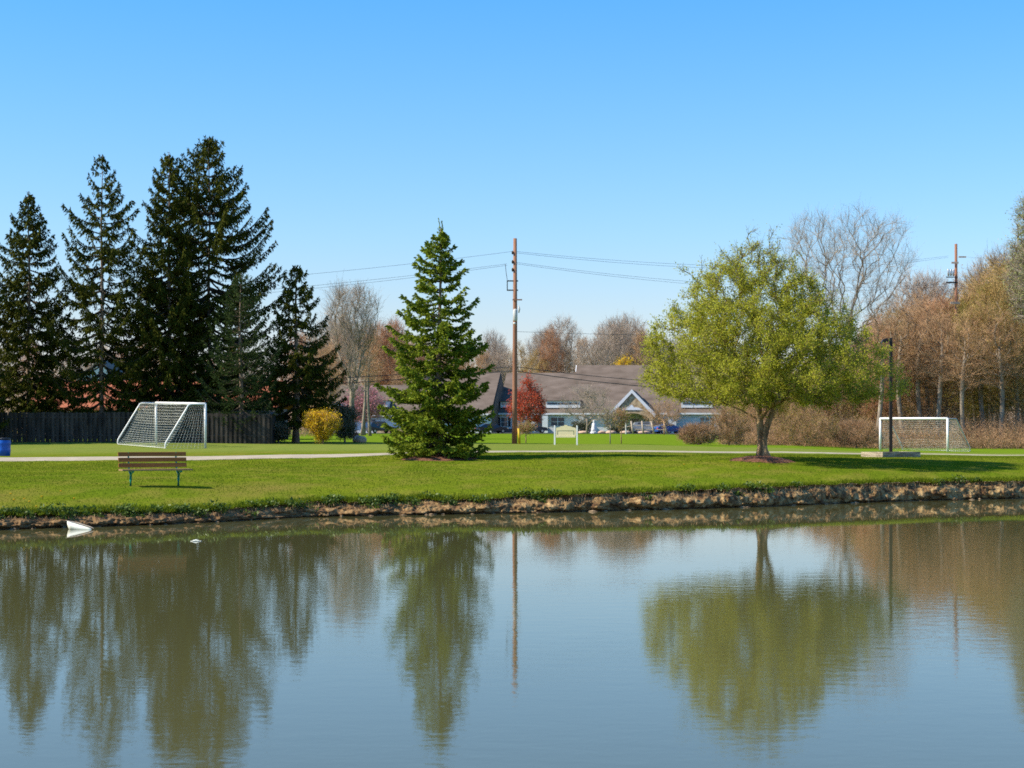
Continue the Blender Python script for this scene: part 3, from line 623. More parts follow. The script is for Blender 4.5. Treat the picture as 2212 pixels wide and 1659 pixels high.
# ------------------------------------------------------------------ the crab apple by the lamp
rg = np.random.RandomState(31); loc = G(1645, 58.5)
prf = [(1.95, 1.6, 2.2), (2.3, 4.1, 5.1), (2.9, 4.6, 5.35), (3.6, 4.5, 4.9), (4.65, 4.2, 4.1), (5.7, 3.5, 3.1), (6.7, 2.6, 1.9), (7.4, 1.6, 1.1), (7.9, .8, .5)]
pts = env_pts(rg, 1500, (1.95, 7.9), prf, .82, .12)
pts = pts[~((np.hypot(pts[:, 0], pts[:, 1]) < 1.1) & (pts[:, 2] < 2.6))]
spk = np.array([(-.5, .2, 8.2), (-.2, 0, 8.5), (.45, 0, 8.4), (.3, .1, 8.1), (-3.0, 0, 7.0), (-2.6, .1, 6.8), (1.3, 0, 7.6), (-1.5, 0, 7.7), (-2.2, .1, 7.3)])
pts = np.vstack([pts, spk])
trk = [(0, 0, -.1), (-.01, 0, .25), (-.02, 0, .7), (-.04, 0, 1.1), (-.08, 0, 1.45), (-.13, 0, 2.0), (-.2, .05, 2.7), (-.15, .1, 3.6)]
crab = broadleaf('crab_apple_tree', 'spreading crab apple in fresh green leaf with forked pale trunk', loc, pts, trk, .135, 32, M['bark_apple'], M['leaf_young'], twigs=4, twig_l=.30, twig_r=.006, leaf_n=200000, leaf_s=(.045, .09), leaf_spread=.08, clump=True, up=.35, ang=.3, twig_mat=M['twig_apple'], pw=2.2, rmin=.011, twig_up=.3, ztop=(5.6, 8.2))
crab.scale = (.925,) * 3
# second stem of the fork, fused with the first at the base
mb = MB(); mb.tube([(.05, -.02, -.05), (.06, -.02, .3), (.07, -.02, .7), (.16, -.02, 1.1), (.31, -.02, 1.5), (.48, 0, 2.0), (.95, .1, 3.0)], [.21, .155, .14, .13, .11, .09, .05], 10)
mb.tube([(-.02, -.05, -.05), (-.12, -.12, .1), (-.06, -.1, .6), (-.03, -.06, 1.0)], [.15, .12, .08, .04], 8)
mb.tube([(.28, -.05, -.06), (.12, -.08, .3), (.06, -.05, .7)], [.13, .11, .07], 8)
mb.build('trunk_fork', M['bark_apple'], crab, smooth=True)

# ------------------------------------------------------------------ bare trees
def round_tree(name, label, xd, d, top, base_frac, wl, wr, seed, wood, twm, n=650, twigs=6, leaf=None, leaf_n=0, leaf_s=(.08, .14), spread=.3, r_t=.28, up=.9, ang=.12, group=None, twig_l=.9, twig_r=.010, shape='round', cat='tree', basey=None, leaf_mat=None, pw=2.4, rmin=.018, jit=.06):
    s = F / d; loc = G(xd, d); H = HC + (HY - top) / s - loc[2]; rg = np.random.RandomState(seed); zb = H * base_frac
    wl, wr = wl / s, wr / s
    sh = {'round': [(0, .45), (.25, .85), (.5, 1), (.75, .85), (.9, .5), (1, .12)], 'vase': [(0, .12), (.3, .5), (.6, .9), (.8, 1), (.93, .7), (1, .25)], 'oval': [(0, .6), (.3, 1), (.6, .85), (.85, .45), (1, .08)]}[shape]
    pf = [(zb + (H - zb) * a, wl * b, wr * b) for a, b in sh]; pts = env_pts(rg, n, (zb, H - .3), pf, 1.0, .1)
    k = 7; zt = np.linspace(-.1, zb + (H - zb) * (.45 if shape != 'vase' else .15), k); trk = np.stack([.12 * np.sin(zt * .4 + seed) * (zt > .5), .1 * np.cos(zt * .5) * (zt > .5), zt], 1)
    return broadleaf(name, label, loc, pts, trk, r_t, seed, wood, leaf, twigs=twigs, twig_l=twig_l, twig_r=twig_r, leaf_n=leaf_n, leaf_s=leaf_s, leaf_spread=spread, up=up, ang=ang, group=group, twig_mat=twm, pw=pw, rmin=rmin, cat=cat, jit=jit)
# the big one right of the crab apple
round_tree('bare_tree', 'big bare grey tree with a broad fan crown rising behind the crab apple', 1822, 165, 450, .33, 140, 165, 41, M['bark'], M['twig_pale'], n=640, twigs=4, twig_r=.007, shape='vase', r_t=.27, twig_l=1.2, up=1.8, ang=.45, pw=1.95, rmin=.011, jit=.035)
round_tree('bare_tree', 'pale bare tree with several stems right of the spruce clump', 762, 150, 618, .25, 62, 60, 42, M['bark'], M['twig_pale'], n=420, twigs=4, twig_r=.008, shape='vase', r_t=.22, twig_l=1.1, up=1.6, ang=.45, pw=2.0, rmin=.012, jit=.04)
# models shared by the wood (each kind once, then copies)
H0 = 15.0
def wood_model(label, seed, wood, twm, leaf=None, leaf_n=0, wr=3.4, shape='round', group=None, base=.3, n=420, loc=None):
    rg = np.random.RandomState(seed); zb = H0 * base
    sh = {'round': [(0, .5), (.25, .9), (.5, 1), (.75, .8), (.9, .45), (1, .1)], 'vase': [(0, .15), (.3, .5), (.6, .9), (.8, 1), (.93, .7), (1, .25)], 'narrow': [(0, .8), (.3, 1), (.6, .8), (1, .15)]}[shape]
    pf = [(zb + (H0 - zb) * a, wr * b, wr * b) for a, b in sh]; pts = env_pts(rg, n, (zb, H0), pf, 1, .1)
    zt = np.linspace(-.2, zb + (H0 - zb) * .5, 8); trk = np.stack([.25 * np.sin(zt * .35 + seed), .25 * np.sin(zt * .3 + 2 * seed), zt], 1)
    return broadleaf('woodland_tree', label, loc, pts, trk, .19, seed, wood, leaf, twigs=5, twig_l=1.0, twig_r=.010, leaf_n=leaf_n, leaf_s=(.08, .16), leaf_spread=.25, up=1.1, ang=.4, twig_mat=twm, pw=2.1, rmin=.015, group=group, jit=.05)
KINDS = {
 'brown': dict(seed=51, wood=M['bark'], twm=M['twig_brown'], leaf=M['twig_brown'], leaf_n=3000, base=.15),
 'red':   dict(seed=52, wood=M['bark'], twm=M['twig_red'], leaf=M['twig_red'], leaf_n=3500, wr=3.0, base=.16),
 'orange':dict(seed=53, wood=M['bark'], twm=M['twig_orange'], leaf=M['twig_orange'], leaf_n=4500, wr=3.6, base=.18),
 'yellow':dict(seed=54, wood=M['bark'], twm=M['twig_yellow'], leaf=M['twig_yellow'], leaf_n=4000, wr=3.2, base=.18),
 'bare':  dict(seed=55, wood=M['bark'], twm=M['twig'], shape='vase', wr=3.6),
 'stem':  dict(seed=56, wood=M['bark'], twm=M['twig_brown'], shape='narrow', wr=2.4, base=.45, n=120),
}
LAB = {
 'right': {'brown': 'brown budding tree in the wood behind the far football goal', 'red': 'reddish budding tree in the wood behind the far football goal', 'orange': 'orange budding tree in the wood at the right edge', 'yellow': 'yellow green budding tree in the wood at the right', 'bare': 'bare grey tree standing up out of the right wood', 'stem': 'slender pale stemmed tree at the front of the right wood'},
 'mid': {'brown': 'brown budding tree in the row behind the brown roofed houses', 'red': 'red brown budding tree in the row behind the brown roofed houses', 'bare': 'bare grey tree in the row behind the brown roofed houses', 'yellow': 'faint yellow green tree in the row behind the brown roofed houses', 'orange': 'orange tinged tree in the row behind the brown roofed houses', 'stem': 'thin bare tree in the row behind the brown roofed houses'},
 'left': {'brown': 'brown budding tree seen through the gaps of the dark spruces', 'bare': 'bare grey tree seen through the gaps of the dark spruces', 'red': 'red brown tree seen left of the lone lawn spruce', 'stem': 'thin pale stemmed tree left of the lone lawn spruce'}}
made = {}
allw = []
def wtree(kind, area, xd, d, top, wscale=1.0, rz=None):
    o = wtree_(kind, area, xd, d, top, wscale, rz); allw.append((area, kind, xd, d, o)); return o
def wtree_(kind, area, xd, d, top, wscale=1.0, rz=None):
    s = F / d; loc = G(xd, d); H = HC + (HY - top) / s - loc[2]; k = H / H0; lab = LAB[area][kind]; grp = {'right': 'trees of the wood on the right', 'mid': 'trees behind the brown roofed houses', 'left': 'trees behind the dark spruces'}[area]
    if rz is None: rz = rs.uniform(0, 6.28)
    if kind not in made:
        o = wood_model(lab, loc=loc, group=grp + ', ' + kind, **KINDS[kind]); o.rotation_euler = (0, 0, rz); o.scale = (k * wscale, k * wscale, k); made[kind] = o; return o
    return dup(made[kind], loc, rz, (k * wscale, k * wscale, k), lab, grp + ', ' + kind)
R_ = np.random.RandomState(77)
# right wood: skyline from the photo (column -> top row)
skx = [1560, 1650, 1720, 1800, 1880, 1920, 1960, 2000, 2060, 2100, 2140, 2180, 2230, 2300]
sky_ = [800, 790, 770, 740, 690, 668, 640, 632, 640, 620, 580, 560, 540, 500]
seqr = ['brown', 'red', 'brown', 'stem', 'brown', 'red', 'bare', 'brown', 'orange', 'red', 'stem', 'brown']
for row, (dd, drop, n) in enumerate(((158, 22, 15), (176, 8, 15), (196, 0, 14))):
    for i in range(n):
        xd = 1600 + (2290 - 1600) * (i + R_.uniform(.1, .9)) / n; top = np.interp(xd, skx, sky_) + drop + R_.uniform(-12, 30)
        kind = seqr[R_.randint(len(seqr))]
        if xd > 2085 and R_.uniform() < .6: kind = 'yellow' if xd < 2140 else 'orange'
        if xd < 1880: kind = ['brown', 'brown', 'stem', 'yellow'][R_.randint(4)]; top = max(top, 760)
        wtree(kind, 'right', xd, dd + R_.uniform(-6, 6), top, R_.uniform(1.05, 1.5))
for xd, top in ((2110, 590), (2165, 548), (2205, 560), (2010, 600), (1975, 600)): wtree('bare', 'right', xd, 205, top, .8)
for xd in (1900, 1948, 1990, 2030, 2082, 2125, 2160, 2195): wtree('stem', 'right', xd, 150 + R_.uniform(-3, 3), 650 + R_.uniform(-20, 40), 1.2)
# middle row behind the houses
mx_ = [690, 760, 850, 960, 1040, 1080, 1120, 1160, 1190, 1230, 1270, 1330, 1380, 1430, 1500, 1600]
my_ = [700, 680, 700, 735, 720, 710, 740, 730, 672, 700, 678, 662, 670, 720, 740, 760]
seqm = ['bare', 'brown', 'red', 'bare', 'brown', 'bare', 'stem', 'orange']
for dd, drop, n in ((335, 25, 17), (355, 0, 20), (380, 10, 18)):
    for i in range(n):
        xd = 660 + (1640 - 660) * (i + R_.uniform(.1, .9)) / n; top = np.interp(xd, mx_, my_) + drop + R_.uniform(-5, 40)
        wtree(seqm[R_.randint(len(seqm))], 'mid', xd, dd + R_.uniform(-6, 6), top, R_.uniform(.7, 1.0))
for xd, k, top, dd in ((798, 'stem', 690, 190), (820, 'red', 700, 300), (850, 'red', 690, 300), (785, 'stem', 700, 200), (735, 'red', 720, 290), (715, 'stem', 730, 190), (880, 'brown', 730, 290), (700, 'brown', 740, 240)): wtree(k, 'left', xd, dd, top, .9)
for i in range(16):
    wtree(['brown', 'bare', 'brown', 'red'][i % 4], 'left', -60 + i * 46 + R_.uniform(-15, 15), 200 + R_.uniform(-12, 40), 740 + R_.uniform(-25, 50), 1.0)
ORD = 'first second third fourth fifth sixth seventh eighth ninth tenth eleventh twelfth thirteenth fourteenth fifteenth sixteenth seventeenth eighteenth nineteenth twentieth'.split()
ADJ = {'brown': 'brown budding', 'red': 'reddish budding', 'orange': 'orange budding', 'yellow': 'yellow green budding', 'bare': 'bare grey', 'stem': 'slender pale stemmed'}
PLC = {'right': 'in the right wood', 'mid': 'behind the brown roofed houses', 'left': 'behind the spruces'}
for key in sorted({(a, k) for a, k, *_ in allw}):
    rows = {}
    for a, k, xd, d, o in allw:
        if (a, k) != key: continue
        row = 0
        if a == 'right': row = 0 if d < 167 else 1 if d < 186 else 2
        if a == 'mid': row = 0 if d < 345 else 1 if d < 367 else 2
        rows.setdefault(row, []).append((xd, o))
    for row, L_ in rows.items():
        L_.sort(key=lambda q: q[0])
        for i, (xd, o) in enumerate(L_):
            o['label'] = ADJ[key[1]] + ' tree, ' + ORD[min(i, 19)] + ' from left ' + PLC[key[0]] + ('' if key[0] == 'left' else ', ' + ['front', 'middle', 'back'][row] + ' row')
# far right tall tree with pale new leaves
round_tree('poplar_tree', 'tall tree with pale green new leaves at the right edge of the picture', 2222, 150, 425, .5, 50, 45, 61, M['bark'], M['twig_pale'], n=420, twigs=5, leaf=M['leaf_pale'], leaf_n=9000, leaf_s=(.09, .18), spread=.22, r_t=.28, shape='oval')

# undergrowth in front of the right wood, uncountable
def brush(n, seed, xr, dr, hfun, name, label, matl, leafm=None):
    rg = np.random.RandomState(seed); xd = rg.uniform(*xr, n); d = rg.uniform(*dr, n); X = (xd - CX) / F * d; Z = ground(X, d)
    h = hfun(xd) * rg.uniform(.35, 1.1, n) * (d - dr[0] + 12) / (dr[1] - dr[0] + 12); A = np.stack([X, d, Z - .05], 1); D = rg.normal(0, .35, (n, 3)); D[:, 2] = 1; D /= np.linalg.norm(D, axis=1)[:, None]
    B = A + D * (h * .5)[:, None]; D2 = D + rg.normal(0, .3, (n, 3)); C = B + D2 * (h * .5)[:, None]
    ps0, ps1, rr = [A, B], [B, C], [.012, .008]
    for k in range(7):
        f = rg.uniform(.2, 1, n)[:, None]; Q = A * (1 - f) + C * f; D3 = D + rg.normal(0, .75, (n, 3)); ps0.append(Q); ps1.append(Q + D3 * (h * .22)[:, None]); rr.append(.008)
    V, Fq = segs(np.vstack(ps0), np.vstack(ps1), np.repeat(rr, n), np.repeat(rr, n) * .6, 3); 
    q = n * 12; i = rg.randint(0, n, q); f = rg.uniform(.25, 1, q)[:, None]; Pq = A[i] * (1 - f) + C[i] * f + rg.normal(0, .22, (q, 3)); Kv, Kf = kites(Pq, unit(rg, q), rg.uniform(.06, .15, q), .06, rg)
    mb = MB(); mb.add(V, f4=Fq); mb.add(Kv, f4=Kf); return tag(mb.build(name, matl), label, 'undergrowth', kind='stuff')
brush(4200, 71, (1560, 2330), (141, 156), lambda x: np.interp(x, [1560, 1700, 1900, 2330], [2.6, 3.0, 3.4, 3.8]), 'undergrowth', 'brown tangled undergrowth along the foot of the right wood', M['brush'])
brush(2600, 76, (1560, 2400), (205, 232), lambda x: 9.5 + 0 * x, 'far_undergrowth', 'brown growth closing the depth of the right wood', M['brush'])
brush(900, 73, (1690, 2000), (150, 160), lambda x: 5.0 + 0 * x, 'undergrowth_green', 'pale green budding thicket in the right wood behind the crab apple', M['twig_yellow'])
brush(2600, 74, (640, 1640), (345, 400), lambda x: 7.0 + 0 * x, 'far_undergrowth', 'brown woodland floor growth behind the houses', M['brush'])
brush(1300, 75, (-100, 700), (175, 215), lambda x: 5.0 + 0 * x, 'far_undergrowth', 'brown thicket behind the dark spruces', M['brush'])

# shrubs: each a thing
def shrub(name, label, xd, d, w_, h, seed, leaf, wood, leaf_n=3000, leaf_s=(.05, .1), n=160, group=None, cat='shrub', twigs=4, zb=.15, spread=.1, sh=((0, .55), (.3, .95), (.6, 1), (.85, .75), (1, .25)), twig_l=.35, stem=.05):
    rg = np.random.RandomState(seed); pf = [(zb * h + (1 - zb) * h * a, w_ / 2 * b, w_ / 2 * b) for a, b in sh]; pts = env_pts(rg, n, (zb * h, h), pf, .9, .1)
    trk = [(0, 0, -.05), (0, 0, h * zb * .6 + .03), (0.02, 0, h * (zb + .1))]
    return broadleaf(name, label, G(xd, d), pts, trk, stem, seed, wood, leaf, twigs=twigs, twig_l=twig_l, twig_r=.008, leaf_n=leaf_n, leaf_s=leaf_s, leaf_spread=spread, up=.3, ang=.1, cat=cat, group=group, twig_mat=wood, rmin=.01)
shrub('forsythia_shrub', 'clipped yellow forsythia right of the spruce clump', 697, 103.5, 1.95, 1.7, 81, M['blossom_yellow'], M['twig_brown'], 20000, (.05, .10), 260, sh=((0, .25), (.25, .6), (.5, .95), (.85, 1), (1, .8)), spread=.09)
shrub('evergreen_shrub', 'dark evergreen shrub right of the yellow forsythia', 745, 110, 1.7, 2.2, 82, M['leaf_dark'], M['bark'], 7000, (.06, .12), 220)
shrub('evergreen_shrub', 'dark low shrub between the fence end and the bare spruce foot', 602, 106.5, 1.3, 1.1, 83, M['leaf_dark'], M['bark'], 3500, (.06, .12), 120)
shrub('redbud_tree', 'small pink blossoming tree before the left house', 787, 205, 5.2, 5.6, 84, M['blossom_pink'], M['bark'], 7000, (.12, .22), 240, cat='tree', zb=.3, spread=.12, twig_l=.8, stem=.14)
shrub('red_maple_tree', 'red leaved maple beside the utility pole in front of the houses', 1141, 235, 5.4, 8.0, 85, M['leaf_red'], M['bark'], 9000, (.14, .26), 260, cat='tree', zb=.22, spread=.16, sh=((0, .75), (.25, 1), (.5, .8), (.75, .4), (1, .08)), twig_l=.8, stem=.15)
shrub('bare_ornamental_tree', 'small bare beige tree left of the gabled porch', 1268, 245, 8.4, 6.6, 86, None, M['twig_pale'], 0, n=150, cat='tree', zb=.25, twigs=5, twig_l=1.2, stem=.12)
shrub('bare_ornamental_tree', 'small bare brown tree right of the gabled porch', 1435, 245, 6.5, 4.6, 87, None, M['twig_brown'], 0, n=90, cat='tree', zb=.25, twigs=5, twig_l=1.1, stem=.08)
shrub('yellow_flowering_tree', 'yellow flowering treetop above the tall brown roof', 1348, 318, 5.5, 13.4, 88, M['blossom_yellow'], M['bark'], 5000, (.2, .36), 240, cat='tree', zb=.5, spread=.2, twig_l=1, stem=.15)
shrub('sapling', 'young sapling with sparse yellow green leaves left of the cream sign', 1136, 118, 1.2, 1.45, 89, M['leaf_young'], M['twig_brown'], 500, (.04, .08), 60, cat='tree', zb=.45, stem=.03)
shrub('sapling', 'taller young sapling right of the cream sign', 1318, 116, 1.5, 2.3, 90, M['leaf_young'], M['twig_pale'], 420, (.04, .08), 70, cat='tree', zb=.45, stem=.03)
shrub('sapling', 'thin forked sapling, the farther right of two by the cream sign', 1342, 117, 1.3, 2.5, 91, M['leaf_young'], M['twig_brown'], 380, (.04, .08), 70, cat='tree', zb=.45, stem=.03)
for i, (xd, d, w_, h, lb) in enumerate(((1255, 262, 3.6, 1.7, 'dark clipped hedge left of the white statue'), (1335, 262, 3.4, 1.7, 'dark clipped hedge right of the white statue'), (1375, 264, 2.4, 1.5, 'dark hedge below the left pillar of the porch'))):
    shrub('hedge', lb, xd, d, w_, h, 92 + i, M['leaf_dark'], M['bark'], 3000, (.15, .25), 120, cat='hedge', zb=.05, sh=((0, .9), (.5, 1), (1, .85)))
shrub('brown_bush', 'rounded red brown twiggy bush at the left end of the undergrowth', 1508, 128, 3.3, 1.4, 96, None, M['brush'], 0, n=260, twigs=7, zb=.03, twig_l=.4)
shrub('brown_bush', 'taller brown twiggy bush left of the crab apple trunk', 1575, 134, 3.4, 2.8, 97, M['twig_yellow'], M['brush'], 900, n=200, twigs=6, zb=.03, twig_l=.5)
shrub('brown_bush', 'green tinged twiggy bush right of the crab apple trunk', 1740, 138, 5.6, 3.2, 98, M['twig_yellow'], M['brush'], 4200, n=220, twigs=6, zb=.03, twig_l=.5)
shrub('brown_bush', 'dark brown twiggy bush left of the lamp post', 1850, 139, 4.8, 2.2, 99, None, M['brush'], 0, n=220, twigs=6, zb=.03, twig_l=.5)

# ------------------------------------------------------------------ park bench
bx = thing('park_bench', 'wooden slatted bench on green metal legs facing the pond', 'bench', G(333, 45), math.radians(25))
W2 = .90
for k, z in enumerate((.83, .685, .54)):
    mb = MB(); off = .10 + (z - .42) * .22
    mb.prism([(-W2, off, z - .055), (-W2, off + .036, z - .052), (-W2, off + .060, z + .053), (-W2, off + .024, z + .05)], (2 * W2, 0, 0)); mb.build('backrest_slat', M['bench_wood'], bx)
for k, y in enumerate((-.36, -.235, -.11, .0)):
    mb = MB(); mb.box(-W2 - .02, W2 + .02, y - .052, y + .052, .405 + .012 * k * 0, .443); mb.build('seat_plank', M['seat_wood'], bx)
for sx in (-.63, .63):
    mb = MB(); mb.tube([(sx, -.05, 0), (sx, -.06, .16), (sx + .01, -.04, .30), (sx, .05, .385)], .034, 10)
    mb.tube([(sx, -.40, .375), (sx, -.36, .388), (sx, .06, .388), (sx, .12, .42), (sx, .16, .50), (sx, .235, .88)], .022, 8); mb.tube([(sx, -.34, .385), (sx, -.2, .33), (sx, -.05, .25)], .016, 6)
    mb.build('leg', M['green_metal'], bx, smooth=True)

# ------------------------------------------------------------------ goals
def goal(label, near, far, back, H, pr=.07, name='soccer_goal', top_depth=.95, depth=2.3, cord=.006, cell=.15, back_mat=None, sag=.16):
    near, far = np.array(near, float), np.array(far, float); u = far - near; Wd = np.linalg.norm(u[:2]); u = u / np.linalg.norm(u); b = np.array(back, float); b /= np.linalg.norm(b)
    root = thing(name, label, 'goal', tuple(near)); up = np.array([0, 0, 1.0]); A = np.zeros(3); B = far - near; hb = lambda p, z: p + up * z
    for p in (A, B):
        mb = MB(); mb.tube([p - up * .05, hb(p, H)], pr, 12); mb.build('post', M['white'], root, True)
    mb = MB(); mb.tube([hb(A, H), hb(B, H)], pr, 12); mb.build('crossbar', M['white'], root, True)
    bm = back_mat or M['white']
    for p in (A, B):
        mb = MB(); mb.tube([hb(p, H - .01), hb(p, H - .02) + b * (top_depth - .12), hb(p, H - .07) + b * (top_depth + .02), hb(p, H - .3) + b * (top_depth + .16), hb(p, .30) + b * (depth - .03), hb(p, .14) + b * depth, hb(p, 0) + b * depth], .042, 10); mb.build('side_frame', bm, root, True)
    mb = MB(); mb.tube([b * depth + up * .04, B + b * depth + up * .04], .012, 8); mb.build('ground_bar', bm, root, True)
    # net: back sheet, roof and sides, sagging a little
    S0, S1 = [], []
    def sheet(fn, nu, nv):
        g = np.array([[fn(i / nu, j / nv) for j in range(nv + 1)] for i in range(nu + 1)])
        S0.append(g[:-1].reshape(-1, 3)); S1.append(g[1:].reshape(-1, 3)); S0.append(g[:, :-1].reshape(-1, 3)); S1.append(g[:, 1:].reshape(-1, 3))
    C0 = hb(A, H - .06) + b * top_depth; E0 = b * depth; hyp = math.hypot(depth - top_depth, H)
    sheet(lambda s, t: C0 + (E0 - C0) * t + B * s + (-b * .25 - up * .5) * sag * 4 * t * (1 - t) * (1 + 1.2 * s * (1 - s)) + up * .02, int(Wd / cell), int(hyp / cell))
    sheet(lambda s, t: hb(A, H - .02) + B * s + b * top_depth * t - up * .05 * math.sin(math.pi * s) * t, int(Wd / cell), max(3, int(top_depth / cell)))
    for p in (A, B):
        sheet(lambda s, t: hb(p, H * (1 - t)) + b * s * (top_depth + (depth - top_depth) * t) + u * .0, max(5, int(1.7 / cell)), int(H / cell))
    V, Fq = segs(np.vstack(S0), np.vstack(S1), cord, cord, 3); mesh_np('net', V, Fq, M['net'], root)
    return root
n0 = G(443.5, 93.6); f0 = G(337, 99.6)
g1 = goal('near football goal with a sagging white net before the dark spruces', n0, f0, (-.85, -.53, 0), 2.42, cord=.0052, cell=.15, sag=.34)
yc = np.array(P(592, 882, 99)) - np.array(n0); mb = MB(); mb.tube([yc - (0, 0, .09), yc - (0, 0, .05), yc + (0, 0, .05), yc + (0, 0, .09)], [.03, .09, .09, .03], 10)
yc2 = np.array(P(337, 882, 99.6)) - np.array(n0) + np.array((-.9, -.5, -.05))
mb = MB(); mb.tube([yc2 + (0, 0, -.09), yc2 + (0, 0, -.05), yc2 + (0, 0, .05), yc2 + (0, 0, .09)], [.03, .085, .085, .03], 10); mb.build('net_tag', M['yellow'], g1, True)
goal('far football goal with bright white posts before the brown wood', G(2047, 124.6), G(1901.4, 130.9), (.875, .49, 0), 2.42, cord=.0042, cell=.15, back_mat=M['galv'], sag=.2, top_depth=.85, depth=2.2, pr=.085)

# ------------------------------------------------------------------ barrel
br = thing('litter_barrel', 'blue plastic barrel with a black bin liner at the left edge', 'litter bin', G(7, 72))
mb = MB(); zs = [0, .02, .2, .24, .28, .5, .54, .58, .70, .74]; rr = [.26, .285, .30, .31, .30, .305, .315, .305, .295, .285]
mb.tube([(0, 0, z) for z in zs], rr, 28); mb.build('barrel', M['blue_plastic'], br, True)
mb = MB(); mb.tube([(0, 0, .66), (0, 0, .735), (0, 0, .765), (0, 0, .77)], [.298, .305, .28, .20], 20); mb.build('bin_liner', M['black_bag'], br, True)

# ------------------------------------------------------------------ lamp post with its timber surround
lp = thing('lamp_post', 'slim black lamp post rising from the timber box beside the crab apple', 'lamp post', (14.44, 65.3, float(ground(14.44, 65.3))))
Hl = HC + (HY - 730) / (F / 65.3) - lp.location[2]
mb = MB(); mb.box(-.055, .055, -.055, .055, -.1, Hl); mb.build('post', M['black_metal'], lp)
mb = MB(); mb.tube([(-.03, 0, Hl - .09), (-.13, 0, Hl - .09)], .02, 8); mb.build('bracket', M['black_metal'], lp)
mb = MB(); mb.prism([(-.36, -.09, Hl - .19), (-.12, -.09, Hl - .17), (-.12, -.09, Hl - .04), (-.17, -.09, Hl - .01), (-.31, -.09, Hl - .06)], (0, .18, 0)); fx = mb.build('lamp_head', M['black_metal'], lp)
mb = MB(); mb.box(-.31, -.15, -.07, .07, -.186 + Hl, -.172 + Hl); mb.build('lens', M['glass'], fx)
C = np.array((12.92, 59.7)) * 1.08; Lp = np.array((12.33, 60.5)) * 1.08; Rp = np.array((14.52, 60.9)) * 1.08; zb = float(ground(14.0, 64.6)) - .04; zt = zb + .24
pb = thing('timber_box', 'low weathered timber box around the foot of the lamp post', 'planter box', (C[0], C[1], zb))
def wallseg(a, b2, name, th=.14):
    a, b2 = np.array(a), np.array(b2); u = (b2 - a) / np.linalg.norm(b2 - a); nrm = np.array((-u[1], u[0])); q = np.array([a, b2, b2 + nrm * th, a + nrm * th]) - C
    mb = MB()
    for z0, z1 in ((0, (zt - zb) / 2 - .004), ((zt - zb) / 2 + .004, zt - zb)): mb.prism([(p[0], p[1], z0 - (.25 if z0 == 0 else 0)) for p in q], (0, 0, z1 - z0 + (.25 if z0 == 0 else 0)))
    mb.build(name, M['timber'], pb)
F4 = Lp + (Rp - C); uu = (Rp - C) / np.linalg.norm(Rp - C); vv = (Lp - C) / np.linalg.norm(Lp - C)
wallseg(C, Rp, 'timber_beam'); wallseg(Rp + vv * .142, F4, 'timber_beam'); wallseg(F4 - uu * .142, Lp, 'timber_beam'); wallseg(Lp - vv * .142, C + vv * .142, 'timber_beam')
inn = [C + (uu + vv) * .14, Rp - uu * .14 + vv * .14, F4 - (uu + vv) * .14, Lp - vv * .14 + uu * .14]
mb = MB(); mb.prism([(p[0] - C[0], p[1] - C[1], -.1) for p in inn], (0, 0, .28)); mb.build('soil_fill', M['mulch'], pb)

# ------------------------------------------------------------------ utility poles and wires
def pole_top(xd, yd, d): return HC + (HY - yd) / F * d
p1 = thing('utility_pole', 'tall brown wooden utility pole beside the lone lawn spruce', 'utility pole', G(1112, 112)); z1 = p1.location[2]; H1 = pole_top(0, 515, 112) - z1
zr = lambda yd, d=112, zb_=z1: HC + (HY - yd) / F * d - zb_
mb = MB(); mb.tube([(-.02, 0, -.3), (0, 0, 3), (.02, 0, 8), (.02, 0, H1)], [.18, .16, .14, .115], 12); mb.build('pole', M['pole_wood'], p1, True)
mb = MB()
for yd in (607, 627): mb.box(-.52, .22, -.08, -.02, zr(yd) - .04, zr(yd) + .04)
mb.box(-.52, -.46, -.08, -.02, zr(627) + .04, zr(607) - .04); mb.build('bracket', M['black_metal'], p1)
mb = MB(); mb.box(-.15, .48, -.22, -.14, zr(648) - .04, zr(648) + .04); mb.build('crossarm', M['pole_wood'], p1)
for yd in (546, 566, 583):
    mb = MB(); mb.tube([(-.14, -.1, zr(yd) - .12), (-.15, -.1, zr(yd) - .04), (-.15, -.1, zr(yd) + .04), (-.14, -.1, zr(yd) + .12)], [.03, .06, .06, .03], 8); mb.build('insulator', M['black_metal'], p1, True)
mb = MB(); mb.tube([(.03, -.32, zr(694)), (.03, -.32, zr(692)), (.03, -.32, zr(671)), (.03, -.32, zr(668))], [.10, .15, .15, .08], 14); mb.build('transformer', M['insulator'], p1, True)
mb = MB(); mb.tube([(.26, -.15, zr(676)), (.30, -.15, zr(668)), (.24, -.15, zr(660))], [.04, .06, .03], 8); mb.build('cutout_fuse', M['insulator'], p1, True)
mb = MB(); mb.tube([(-.02, -.28, zr(701)), (-.02, -.28, zr(697))], .08, 10); mb.build('meter', M['white'], p1, True)
mb = MB(); mb.tube([(-.49, -.05, zr(605)), (-.56, -.05, zr(590)), (-.62, -.05, zr(571))], .018, 5); mb.build('jumper_wire', M['wire'], p1)
mb = MB(); mb.tube([(.30, -.25, -.2), (.29, -.24, .5), (.24, -.22, 1.0)], [.085, .085, .075], 10); mb.build('guy_guard', M['yellow'], p1, True)
d2 = 168.0; p2 = thing('utility_pole', 'orange brown utility pole standing among the trees on the right', 'utility pole', G(2065, d2)); z2 = p2.location[2]; H2 = pole_top(0, 527, d2) - z2; zr2 = lambda y: zr(y, d2, z2)
mb = MB(); mb.tube([(.12, 0, -.3), (.05, 0, 6), (0, 0, H2)], [.18, .165, .135], 12); mb.build('pole', M['pole_wood'], p2, True)
